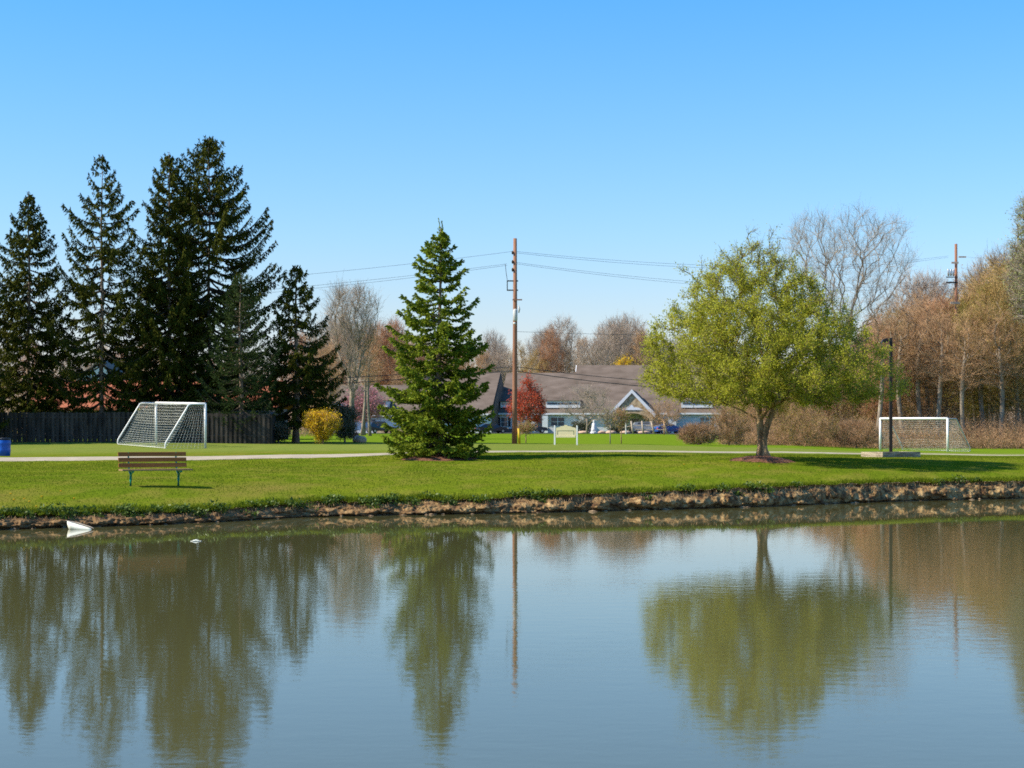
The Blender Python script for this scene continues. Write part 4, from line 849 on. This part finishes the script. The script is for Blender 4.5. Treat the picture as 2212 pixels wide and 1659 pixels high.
mb = MB(); mb.box(-.5, .2, -.25, -.15, zr2(570), zr2(566)); mb.box(.2, .95, -.25, -.15, zr2(557), zr2(554)); mb.build('crossarm', M['rail_wood'], p2)
for k in range(3):
    mb = MB(); x = -.82 + .25 * k; mb.tube([(x, -.3, zr2(597)), (x, -.3, zr2(595)), (x, -.3, zr2(584)), (x, -.3, zr2(582))], [.06, .1, .1, .05], 10); mb.build('transformer', M['galv'], p2, True)
mb = MB(); mb.box(-1.0, .12, -.22, -.14, zr2(612), zr2(609)); mb.box(-1.0, .12, -.22, -.14, zr2(600), zr2(598)); mb.build('bracket', M['black_metal'], p2)
mb = MB(); mb.box(-.6, .35, -.25, -.15, zr2(657), zr2(652)); mb.build('lower_crossarm', M['rail_wood'], p2)
mb = MB(); mb.box(-.42, -.02, -.35, -.13, zr2(862), zr2(842)); mb.build('meter_box', M['galv'], p2)
def wire(label, a, b2, sag, r=.009, name='overhead_wire', grp='overhead wires'):
    a, b2 = np.array(a), np.array(b2); t = np.linspace(0, 1, 40)[:, None]; Q = a * (1 - t) + b2 * t; Q[:, 2] -= (sag * 4 * t * (1 - t))[:, 0]
    mb = MB(); mb.tube(Q, r, 5); tag(mb.build(name, M['wire']), label, 'wire', grp)
wire('topmost wire running left from the near utility pole to the spruces', P(1108, 543, 112), P(-500, 640, 118), .9)
wire('second wire running left from the near utility pole to the spruces', P(1095, 570, 112), P(-500, 665, 118), .9)
wire('third wire running left from the near pole, just under the second', P(1096, 573, 112), P(-500, 670, 118), 1.0)
wire('topmost wire between the two utility poles, just above its twin', P(1113, 543, 112), P(2048, 553, d2), 1.0)
wire('wire hung just under the topmost one between the two utility poles', P(1113, 546, 112), P(2048, 556, d2), 1.1)
wire('upper wire of the sagging pair between the two utility poles', P(1116, 567, 112), P(2052, 612, d2), .95)
wire('lower wire of the sagging pair between the two utility poles', P(1116, 570, 112), P(2052, 617, d2), 1.0)
wire('wire from the right pole crossarm to the right edge', P(2090, 555, d2), P(2500, 560, 160), .4)
wire('upper dark cable crossing the brown roof right of the near pole', P(1112, 792, 112), P(2060, 790, d2), 1.5, .022)
wire('lower dark cable crossing the brown roof right of the near pole', P(1112, 801, 112), P(2060, 812, d2), 1.5, .026)
wire('upper dark cable left of the near pole behind the lawn spruce', P(1110, 792, 112), P(-500, 860, 118), .4, .022)
wire('lower dark cable left of the near pole behind the lawn spruce', P(1110, 801, 112), P(-500, 880, 118), .4, .026)
wire('thin wire left and right of the meter on the near utility pole', P(1112, 716, 112), P(2060, 700, d2), .6, .010)

# ------------------------------------------------------------------ cream sign
sg = thing('sign_board', 'blank cream sign board with scalloped top on white posts', 'sign', G(1222, 108.5), math.radians(-8)); s = F / 108.5; zb = sg.location[2]
zq = lambda yd: HC + (HY - yd) / s - zb
for x in (-.70, .72):
    mb = MB(); mb.box(x - .045, x + .045, -.045, .045, -.1, zq(921)); mb.tube([(x, 0, zq(921)), (x, 0, zq(920)), (x, 0, zq(919))], [.05, .055, .01], 8); mb.build('post', M['white'], sg)
top = [(-.65, zq(926)), (-.60, zq(924)), (-.45, zq(923)), (-.30, zq(921)), (-.12, zq(920)), (-.08, zq(918)), (.08, zq(918)), (.12, zq(920)), (.30, zq(921)), (.45, zq(923)), (.60, zq(924)), (.66, zq(926))]
mb = MB(); pts_ = [(-.62, -.03, zq(945)), (.64, -.03, zq(945))] + [(x, -.03, z) for x, z in reversed(top)]
cen = [(0.01, -.03, zq(933))]; n = len(pts_); V = np.array(cen + pts_ + [(p[0], .03, p[2]) for p in cen + pts_]); f3 = [(0, 1 + i, 1 + (i + 1) % n) for i in range(n)] + [(n + 1, n + 2 + (i + 1) % n, n + 2 + i) for i in range(n)]; f4 = [(1 + i, n + 2 + i, n + 2 + (i + 1) % n, 1 + (i + 1) % n) for i in range(n)]
mb.add(V, f3, f4); mb.build('board', M['sign_cream'], sg)
mb = MB(); mb.box(-.53, .53, -.036, -.0305, zq(931), zq(930)); mb.box(-.53, -.50, -.036, -.0305, zq(939), zq(931)); mb.box(.50, .53, -.036, -.0305, zq(939), zq(931)); mb.build('border', M['sign_green'], sg)
mb = MB(); mb.box(-.60, .62, -.05, -.031, zq(945), zq(940.5)); mb.build('lower_rail', M['sign_cream'], sg)

# ------------------------------------------------------------------ fence behind the near goal
fn = thing('board_fence', 'weathered dark grey board fence under the spruces', 'fence', G(290, 103)); fl = np.array(fn.location)
fr_, fb = MB(), MB(); xd = -120.0; d = 103; i = 0; rg = np.random.RandomState(3); X0 = (-130 - CX) / F * 103; X1 = (583 - CX) / F * 103; X = X0
while X < X1:
    z = float(ground(X, d)); yo = -.03 if i % 2 == 0 else .05; h = 1.80 + rg.uniform(-.03, .03); w_ = .145
    mb = fr_; mb.prism([(X - fl[0], yo, z - fl[2]), (X + w_ - fl[0], yo, z - fl[2]), (X + w_ - fl[0], yo, z - fl[2] + h - .04), (X + w_ - .03 - fl[0], yo, z - fl[2] + h), (X + .03 - fl[0], yo, z - fl[2] + h), (X - fl[0], yo, z - fl[2] + h - .04)], (0, .02, 0))
    X += .135 + rg.uniform(0, .012); i += 1
fr_.build('boards', M['fence'], fn)
for zz in (.35, 1.45):
    mb = MB(); mb.box(X0 - fl[0], X1 - fl[0], -.008, .042, zz, zz + .09); mb.build('rail', M['fence'], fn)
X = X0
while X < X1 + .1: mb = MB(); mb.box(X - fl[0] - .05, X - fl[0] + .05, .072, .17, -.2, 1.85); mb.build('fence_post', M['fence'], fn); X += 2.4
# plain shed-like return at the fence end
sh = thing('shed', 'dark plain shed side at the right end of the board fence', 'shed', G(545, 104.5)); 
mb = MB(); mb.box(-1.15, 1.1, 0, 2.4, -.2, 1.72); mb.build('wall', M['fence'], sh); mb = MB(); mb.prism([(-1.25, -.12, 1.74), (-1.25, 2.5, 1.74), (-1.25, 1.2, 2.0)], (2.45, 0, 0)); mb.build('roof', M['shingle_grey'], sh)

# rock and stump
def rock(label, xd, d, sx, sy, sz, seed, m, name='rock'):
    c = G(xd, d); V, f = [], []; nu, nv = 14, 9
    for j in range(nv):
        th = math.pi * j / (nv - 1)
        for i in range(nu):
            a = 2 * math.pi * i / nu; v = np.array((math.sin(th) * math.cos(a), math.sin(th) * math.sin(a), math.cos(th))); k = 1 + .25 * fbm(*(v * 1.6 + seed), 3); V.append((v[0] * sx * k, v[1] * sy * k, v[2] * sz * k + sz * .55))
    for j in range(nv - 1):
        for i in range(nu): f.append((j * nu + i, (j + 1) * nu + i, (j + 1) * nu + (i + 1) % nu, j * nu + (i + 1) % nu))
    o = mesh_np(name, np.array(V), np.array(f), m, smooth=True); o.location = c; return tag(o, label, 'rock')
rock('rounded pinkish boulder right of the dark shrub', 778, 112, .46, .4, .32, 3, M['rock']); rock('small brown stone against the pinkish boulder', 769, 112.6, .22, .2, .42, 5, M['brick_orange'])
for i, (xd, w_) in enumerate(((1262, 1.0), (1320, .9), (1352, .9), (1392, 1.1), (1300, .7))):
    rock(['flat tan stone left of the white statue bed', 'flat tan stone right of the statue', 'small tan stone before the rail fence', 'long tan stone below the porch', 'tan stone at the foot of the white statue'][i], xd, 259 + i * .3, w_ * .9, .6, .28, i + 8, M['rock'])

# ------------------------------------------------------------------ white plastic piece and floating scrap in the water
wp = thing('drain_chute', 'white tapered plastic chute lying half in the water below the bank', 'plastic chute', (0, 0, 0)); A = P(147, 1123, 37.7); B = P(198, 1145, 37.5)
A = np.array(A); B = np.array(B); B[2] = .02; A[2] = .17; wp.location = tuple(A); U = B - A; V = []; nn = 12
for j, fwd in enumerate(np.linspace(0, 1, 8)):
    c = U * fwd; r0 = .095 * (1 - fwd) + .035 * fwd + .02 * math.sin(fwd * math.pi)
    for k in range(nn + 1):
        a = math.pi * (-.05 + 1.15 * k / nn); V.append((c[0] - .02 * math.cos(a), c[1] - r0 * math.sin(a) * .9 + .03, c[2] - r0 * (1 - math.cos(a)) * .95 + .01))
f4 = [(j * (nn + 1) + k, j * (nn + 1) + k + 1, (j + 1) * (nn + 1) + k + 1, (j + 1) * (nn + 1) + k) for j in range(7) for k in range(nn)]
o = mesh_np('shell', np.array(V), np.array(f4), M['wet_white'], wp, smooth=True); md = o.modifiers.new('thick', 'SOLIDIFY'); md.thickness = .008
mb = MB(); mb.tube([(-.05, .0, .02), U * .4 + (0, .01, .03), U * .95 + (0, .01, .03), U * 1.08 + (0, .01, .02)], [.006, .012, .012, .005], 6); mb.build('rim', M['rail_wood'], wp)
Pf = P(423, 1169, 33.6); rg = np.random.RandomState(2); mb = MB(); mb.prism([(-.17, -.05, 0), (-.08, -.09, 0), (.05, -.06, 0), (.17, -.08, 0), (.18, .04, 0), (.04, .09, 0), (-.1, .06, 0)], (0, 0, .014)); mb.tube([(-.1, 0, .014), (0, .02, .03), (.1, 0, .016)], [.02, .035, .015], 6)
o = mb.build('floating_scrap', M['wet_white']); o.scale = (.6, .6, .6); o.location = (Pf[0], 33.6, .002); tag(o, 'thin white scrap floating on the pond right of the bench reflection', 'litter')

# ------------------------------------------------------------------ houses
def HP(xd, d): return (xd - CX) / F * d
def HZ(yd, d): return HC + (HY - yd) / F * d
def window(parent, x0, x1, y, z0, z1, panes=2, rows=2, shutters=False, name='window', off=(0, 0, 0)):
    fw = .09; mb = MB(); ox, oy, oz = off; x0 -= ox; x1 -= ox; y -= oy; z0 -= oz; z1 -= oz
    mb.box(x0 - fw, x0, y - .06, y - .002, z0 - fw, z1 + fw); mb.box(x1, x1 + fw, y - .06, y - .002, z0 - fw, z1 + fw); mb.box(x0, x1, y - .06, y - .002, z1, z1 + fw); mb.box(x0, x1, y - .06, y - .002, z0 - fw, z0)
    for i in range(1, panes): x = x0 + (x1 - x0) * i / panes; mb.box(x - .05, x + .05, y - .055, y - .004, z0, z1)
    for i in range(1, rows): z = z0 + (z1 - z0) * i / rows; mb.box(x0, x1, y - .05, y - .006, z - .035, z + .035)
    f = mb.build(name, M['white_trim'], parent); mb = MB(); mb.box(x0, x1, y - .03, y - .008, z0, z1); mb.build('pane', M['glass'], f)
    if shutters:
        mb = MB(); mb.box(x0 - fw - .45, x0 - fw - .02, y - .05, y - .002, z0 - .05, z1 + .05); mb.build('shutter', M['shutter'], parent); mb = MB(); mb.box(x1 + fw + .02, x1 + fw + .45, y - .05, y - .002, z0 - .05, z1 + .05); mb.build('shutter', M['shutter'], parent)
def roof_slab(mb, x0, x1, y0, z0, y1, z1, th=.22):
    mb.prism([(x0, y0, z0), (x0, y1, z1), (x0, y1, z1 - th), (x0, y0, z0 - th)], (x1 - x0, 0, 0))
def dormer(parent, x0, x1, yd0, yd1, d, o, n=3):
    zt, zb = HZ(yd0, d) - o[2], HZ(yd1, d) - o[2]; y = d - o[1]; x0 -= o[0]; x1 -= o[0]; mb = MB()
    mb.box(x0, x1, y, y + 3.2, zb, zt); dm = mb.build('dormer', M['white_trim'], parent)
    mb = MB(); mb.box(x0 - .15, x1 + .15, y - .25, y + 3.4, zt + .002, zt + .12); mb.build('dormer_roof', M['shingle'], dm)
    k = (x1 - x0 - .3) / n; h = zt - zb
    mb = MB()
    for i in range(n): mb.box(x0 + .2 + i * k, x0 + .1 + (i + 1) * k, y - .03, y - .003, zb + h * .50, zt - h * .24)
    mb.build('window_strip', M['glass'], dm)
mh = thing('long_house', 'long low house with steep brown roof, pale siding and gabled stone porch', 'house', (HP(1250, 285), 285, 1.6), math.radians(-7)); o = np.array(mh.location); oz = o[2]
def lx(xd, d=285): return HP(xd, d) - o[0]
def lz(yd, d=285): return HZ(yd, d) - oz
T = math.tan(math.radians(32)); eave = lz(892)
# recessed middle section
xa, xb = lx(1073, 279), lx(1570)
mb = MB(); mb.box(xa, xb, 0, 14, -.5, eave - .02); mb.build('wall', M['siding'], mh)
mb = MB(); roof_slab(mb, xa, xb + .4, -.6, eave, 12, lz(805, 297)); roof_slab(mb, xa, xb + .4, 24, eave, 12.002, lz(805, 297)); mb.build('roof', M['shingle'], mh)
mb = MB(); mb.box(xa, xb + .4, -.74, -.605, eave - .28, eave - .02); mb.build('gutter', M['white_trim'], mh)
# taller roof block on the right
xc, xd_ = lx(1246, 290) - 1.3, lx(1500, 290)
zm = eave + (lz(805, 297) - eave) * (8.5 + .6) / 12.6; mb = MB(); roof_slab(mb, xc, xd_, 8.5, zm + .06, 13, lz(789, 298)); roof_slab(mb, xc, xd_, 23, zm, 13.002, lz(789, 298)); mb.build('upper_roof', M['shingle'], mh)
mb = MB(); mb.prism([(xc - .12, 11.4, zm + (lz(789, 298) - zm) * .64), (xc - .12, 13, lz(789, 298) + .02), (xc - .12, 16.6, zm + (lz(789, 298) - zm) * .64)], (.118, 0, 0)); mb.build('gable_edge', M['white_trim'], mh)
# projecting left section, its side wall shades the recess
yf = -8.0; xl = lx(862, 277)
mb = MB(); mb.box(xl, xa - .003, yf, 4, -.5, lz(893, 277) - .02); mb.build('wall', M['siding'], mh)
mb = MB(); roof_slab(mb, xl - .4, xa - .003, yf - .6, lz(893, 277), 3.8, lz(803, 289)); roof_slab(mb, xl - .4, xa - .003, 15.6, lz(893, 277), 3.802, lz(803, 289)); mb.build('roof', M['shingle'], mh)
mb = MB(); mb.prism([(xa - .02, yf + .05, lz(893, 277) - .3), (xa - .02, 3.8, lz(803, 289) - .25), (xa - .02, 14, 0), (xa - .02, yf + .05, -.4)], (.14, 0, 0)); mb.build('side_wall', M['shingle'], mh)
mb = MB(); mb.box(xl - .4, xa, yf - .74, yf - .605, lz(893, 277) - .28, lz(893, 277) - .02); mb.build('gutter', M['white_trim'], mh)
for a, b2, y0, y1, d in ((1079, 1112, 868, 880, 285.5), (1178, 1252, 866, 881, 285.5), (1470, 1537, 867, 881, 285.5)): dormer(mh, HP(a, d), HP(b2, d), y0, y1, d, o)
dormer(mh, HP(1120, 285.5), HP(1160, 285.5), 868, 881, 285.5, o, 2)
window(mh, lx(1081), lx(1095), 0, lz(921), lz(902), 1, 2, True); window(mh, lx(1190), lx(1219), 0, lz(920), lz(902), 2, 2)
window(mh, lx(1511), lx(1541), 0, lz(925), lz(902), 3, 3); window(mh, lx(1420), lx(1440), 0, lz(920), lz(904), 2, 2)
mb = MB(); mb.box(lx(1160), lx(1171), -.06, -.002, lz(932), lz(901)); dr = mb.build('door', M['door'], mh); mb = MB(); 
for i in range(2):
    for j in range(3): mb.box(lx(1161.5 + i * 4.6), lx(1165.2 + i * 4.6), -.08, -.062, lz(921 - j * 6), lz(917 - j * 6))
mb.build('door_glass', M['glass'], dr)
for a, b2 in ((1173, 1185), (1149, 1157), (1252, 1262)): 
    mb = MB(); mb.box(lx(a), lx(b2), -1.6, -.6, -.5, lz(898)); mb.build('bay_wall', M['siding'], mh)
mb = MB(); mb.box(lx(1073.5, 284), lx(1118), -.12, -.003, -.5, lz(926)); mb.build('brick_base', M['brick_brown'], mh)
mb = MB(); mb.box(lx(1444), lx(1461), -4.5, -.003, -.5, lz(900)); mb.build('side_wing', M['siding'], mh)
mb = MB(); mb.prism([(lx(1441), -4.8, lz(900)), (lx(1464), -4.8, lz(900)), (lx(1464), 1, lz(884)), (lx(1441), 1, lz(884))], (0, 0, .15)); mb.build('side_wing_roof', M['shingle'], mh)
window(mh, lx(1419), lx(1437), -.05, lz(925), lz(912), 2, 1)
# porch
d = 274.0; yp = d - 285; pz = lambda y: HZ(y, d) - oz; pxx = lambda x: HP(x, d) - o[0] + 1.35; ap = (pxx(1365), pz(842)); le = (pxx(1315), pz(894)); re = (pxx(1415), pz(894))
mb = MB(); th = .28; yb = 4.0
mb.prism([(ap[0], yp - .5, ap[1]), (le[0], yp - .5, le[1]), (le[0], yp - .5, le[1] - th), (ap[0], yp - .5, ap[1] - th)], (0, yb - yp, 0)); mb.prism([(re[0], yp - .5, re[1]), (ap[0] + .002, yp - .5, ap[1]), (ap[0] + .002, yp - .5, ap[1] - th), (re[0], yp - .5, re[1] - th)], (0, yb - yp, 0)); mb.build('porch_roof', M['shingle'], mh)
mb = MB(); th = .55
mb.prism([(ap[0], yp - .62, ap[1] + .04), (le[0] - .1, yp - .62, le[1]), (le[0] + .1, yp - .62, le[1] - th), (ap[0], yp - .62, ap[1] - th)], (0, .11, 0)); mb.prism([(re[0] + .1, yp - .62, re[1]), (ap[0] + .002, yp - .62, ap[1] + .04), (ap[0] + .002, yp - .62, ap[1] - th), (re[0] - .1, yp - .62, re[1] - th)], (0, .11, 0)); mb.build('gable_trim', M['white_trim'], mh)
# stone gable with an arched opening
mb = MB(); nA = 14; yq = yp - .38; ax0, ax1 = pxx(1330), pxx(1402); V = []
for i in range(nA + 1):
    t = i / nA; x = ax0 + (ax1 - ax0) * t; za = pz(905) + (pz(893) - pz(905)) * math.sin(math.pi * t) ** .7; tt = abs((x - ap[0]) / (re[0] - ap[0])); zt_ = ap[1] - .4 - (ap[1] - le[1]) * tt; V += [(x, yq, za), (x, yq, zt_), (x, yq + .5, za), (x, yq + .5, zt_)]
f4 = []
for i in range(nA): a = i * 4; f4 += [(a, a + 4, a + 5, a + 1), (a + 2, a + 3, a + 7, a + 6), (a, a + 2, a + 6, a + 4)]
mb.add(V, f4=f4); mb.box(pxx(1322), ax0, yq, yq + .8, -.5, pz(893)); mb.box(ax1, pxx(1410), yq, yq + .8, -.5, pz(893)); mb.build('stone_gable', M['stone'], mh)
mb = MB(); mb.prism([(pxx(1341), yq - .1, pz(886)), (pxx(1389), yq - .1, pz(886)), (pxx(1380), yq - .1, pz(881)), (pxx(1370), yq - .1, pz(880)), (pxx(1365), yq - .1, pz(874)), (pxx(1360), yq - .1, pz(880)), (pxx(1350), yq - .1, pz(881))], (0, .09, 0)); mb.build('gable_ornament', M['white_trim'], mh)
mb = MB(); mb.box(pxx(1354), pxx(1372), -.08, -.003, -.4, pz(905)); mb.build('entrance_door', M['glass'], mh)
mb = MB(); mb.tube([(lx(1206, 285), .6, lz(868)), (lx(1206), .6, lz(862))], .25, 8); 
mb2 = MB(); mb2.box(lx(1258, 288), lx(1266, 288), 3.5, 4.3, lz(853, 288), lz(844, 288)); mb2.build('roof_vent', M['black_metal'], mh)

lh = thing('left_house', 'lower brown roofed house partly hidden between the pink tree and the lawn spruce', 'house', (HP(800, 262), 262, 1.6), math.radians(-7)); o2 = np.array(lh.location); qx = lambda x, d=262: HP(x, d) - o2[0]; qz = lambda y, d=262: HZ(y, d) - o2[2]
mb = MB(); mb.box(qx(690), qx(905), 0, 12, -.4, qz(899)); mb.build('wall', M['siding'], lh)
mb = MB(); roof_slab(mb, qx(683), qx(912), -.6, qz(897), 6, qz(832, 268)); roof_slab(mb, qx(683), qx(912), 12.6, qz(897), 6.002, qz(832, 268)); mb.build('roof', M['shingle'], lh)
dormer(lh, HP(712, 261.5), HP(757, 261.5), 866, 876, 261.5, o2); dormer(lh, HP(792, 261.5), HP(838, 261.5), 866, 879, 261.5, o2)
mb = MB(); mb.box(qx(690), qx(905), -.74, -.605, qz(900), qz(897)); mb.build('gutter', M['white_trim'], lh)
window(lh, qx(790), qx(812), 0, qz(922), qz(906), 2, 2); window(lh, qx(720), qx(735), 0, qz(922), qz(906), 2, 2); window(lh, qx(860), qx(880), 0, qz(922), qz(906), 2, 2)
mb = MB(); mb.box(qx(815), qx(905), -.1, -.003, -.4, qz(925)); mb.build('brick_base', M['stone'], lh)

bh = thing('brick_house', 'orange brick house behind the board fence, glimpsed through the spruces', 'house', (HP(330, 132), 132, 1.5)); o3 = np.array(bh.location); vx = lambda x, d=132: HP(x, d) - o3[0]; vz = lambda y, d=132: HZ(y, d) - o3[2]
mb = MB(); mb.box(vx(60), vx(590), 0, 9, -.3, vz(882)); mb.build('wall', M['brick_brown'], bh)
mb = MB(); roof_slab(mb, vx(50), vx(600), -.5, vz(880), 5, vz(822, 137)); roof_slab(mb, vx(50), vx(600), 10.5, vz(880), 5.002, vz(822, 137)); mb.build('roof', M['brick_orange'], bh)
for a in (120, 250, 420): window(bh, vx(a), vx(a + 30), 0, vz(920), vz(890), 2, 2)
gh = thing('grey_house', 'blue grey house gable behind the left spruces', 'house', (HP(215, 170), 170, 1.5)); o4 = np.array(gh.location)
mb = MB(); mb.box(-2.2, 2.2, 0, 8, -.3, 5.2); mb.prism([(-2.2, 0, 5.202), (2.2, 0, 5.202), (0, 0, 7.4)], (0, 8, 0)); mb.build('wall', M['siding'], gh)
mb = MB(); mb.prism([(-2.6, -.3, 4.9), (0, -.3, 7.5), (0, -.3, 7.7), (-2.6, -.3, 5.1)], (0, 8.6, 0)); mb.prism([(2.6, -.3, 5.1), (0.002, -.3, 7.7), (0.002, -.3, 7.5), (2.6, -.3, 4.9)], (0, 8.6, 0)); mb.build('roof', M['shingle_grey'], gh)
window(gh, -.7, .7, 0, 2.6, 4.2, 2, 2)

# ------------------------------------------------------------------ cars by the houses
def car(label, xd, d, rz, paint, suv=False, name='parked_car'):
    c = G(xd, d); r = thing(name, label, 'car', (c[0], c[1], c[2] + .05), rz); h = 1.75 if suv else 1.42; Ln = 4.6; W = .9
    side = [(-2.3, .35), (-2.3, .85), (-2.2, 1.0), (-1.9, h - .1) if suv else (-1.5, h - .06), (-1.3, h) if suv else (-.9, h), (.3, h), (1.1, 1.0), (2.15, .85), (2.3, .6), (2.3, .35)]
    P2 = [(0, -W, .6)] + [(x, -W + (.12 if z > 1.05 else 0), z) for x, z in side]; Q2 = [(p[0], -p[1], p[2]) for p in P2]; n = len(side)
    V = P2 + Q2; f3 = [(0, 1 + i, 1 + (i + 1) % n) for i in range(n)] + [(n + 1, n + 2 + (i + 1) % n, n + 2 + i) for i in range(n)]; f4 = [(1 + i, n + 2 + i, n + 2 + (i + 1) % n, 1 + (i + 1) % n) for i in range(n)]
    mb = MB(); mb.add(V, f3, f4); mb.build('body', paint, r)
    for s_ in (-1, 1):
        mb = MB(); y = s_ * (W - .10); mb.prism([(-1.55 if suv else -1.2, y, 1.08), (.85, y, 1.08), (.25, y, h - .1), (-1.45 if suv else -.85, y, h - .1)], (0, s_ * .012, 0)); mb.build('side_window', M['glass'], r)
        for x in (-1.45, 1.45):
            mb = MB(); mb.tube([(x, s_ * .72, .33), (x, s_ * .92, .33)], .33, 16); wh = mb.build('wheel', M['tyre'], r); mb = MB(); mb.tube([(x, s_ * .921, .33), (x, s_ * .935, .33)], .19, 12); mb.build('rim', M['galv'], wh)
        mb = MB(); mb.box(-2.33, -2.302, s_ * .72 - .14, s_ * .72 + .14, .72, .95); mb.build('tail_lamp', M['tail_red'], r); mb = MB(); mb.box(2.302, 2.33, s_ * .68 - .16, s_ * .68 + .16, .62, .78); mb.build('headlight', M['insulator'], r)
    return r
car('dark blue car with a red tail lamp left of the lawn spruce', 822, 252, math.radians(35), M['car_dark'], True)
car('dark car right of the lawn spruce before the shaded wall', 1062, 256, math.radians(25), M['car_dark'])
car('dark car beside the grey door behind the sapling', 1150, 262, 0.1, M['car_dark'])
car('blue parked car at the right end of the rail fence', 1446, 258, math.radians(20), M['car_blue'])
car('grey parked car under the porch behind the rail fence', 1397, 262, .05, M['car_grey'], True)
car('black parked car between the grey car and the blue car', 1424, 265, .05, M['car_dark'], True)

# split rail fence
rf = thing('rail_fence', 'grey split rail fence with leaning posts before the porch', 'fence', G(1370, 250)); ro = np.array(rf.location); prev = None
for xd, lean in ((1368, .14), (1390, .10), (1452 - 45, .0), (1414, .22), (1442, .26)):
    if xd == 1407: continue
    a = np.array(G(xd, 250)) - ro; t = a + (-lean * 1.9 * 1.2, 0, 1.9); mb = MB(); mb.tube([a - (0, 0, .1), t], .13, 7); mb.build('rail_post', M['rail_wood'], rf, True)
    if prev is not None:
        for h in (.7, 1.25): mb = MB(); mb.tube([prev + (-lean * h, 0, h), a + (-lean * h, .05, h - .05)], .07, 6); mb.build('rail', M['rail_wood'], rf)
    prev = a
mb = MB(); mb.tube([np.array(G(1345, 250)) - ro + (0, 0, .9), np.array(G(1368, 250)) - ro + (0, 0, 1.2)], .07, 6); mb.build('rail', M['rail_wood'], rf)
wl = thing('garden_light', 'short white garden light post with a tilted head before the porch', 'garden light', G(1429, 249)); wl.location = G(1429 - 77, 249)
mb = MB(); mb.tube([(0, 0, 0), (0, 0, 1.9)], .09, 8); mb.build('post', M['white'], wl); mb = MB(); mb.tube([(.05, 0, 1.85), (-.35, 0, 2.2)], [.1, .16], 8); mb.build('lamp_head', M['white'], wl)
st = thing('statue', 'white stone figure on a plinth among the dark hedges', 'statue', G(1283, 256)); 
mb = MB(); mb.tube([(0, 0, 0), (0, 0, .25), (0, 0, .3)], [.55, .55, .42], 12); mb.build('plinth', M['statue'], st, False)
mb = MB(); mb.tube([(0, 0, .28), (0, 0, .7), (0, 0, 1.2), (0, 0, 1.5), (0, 0, 1.62), (0, 0, 1.75), (0, 0, 1.95), (0, 0, 2.05)], [.42, .40, .30, .26, .11, .16, .15, .05], 12); mb.build('figure', M['statue'], st, True)
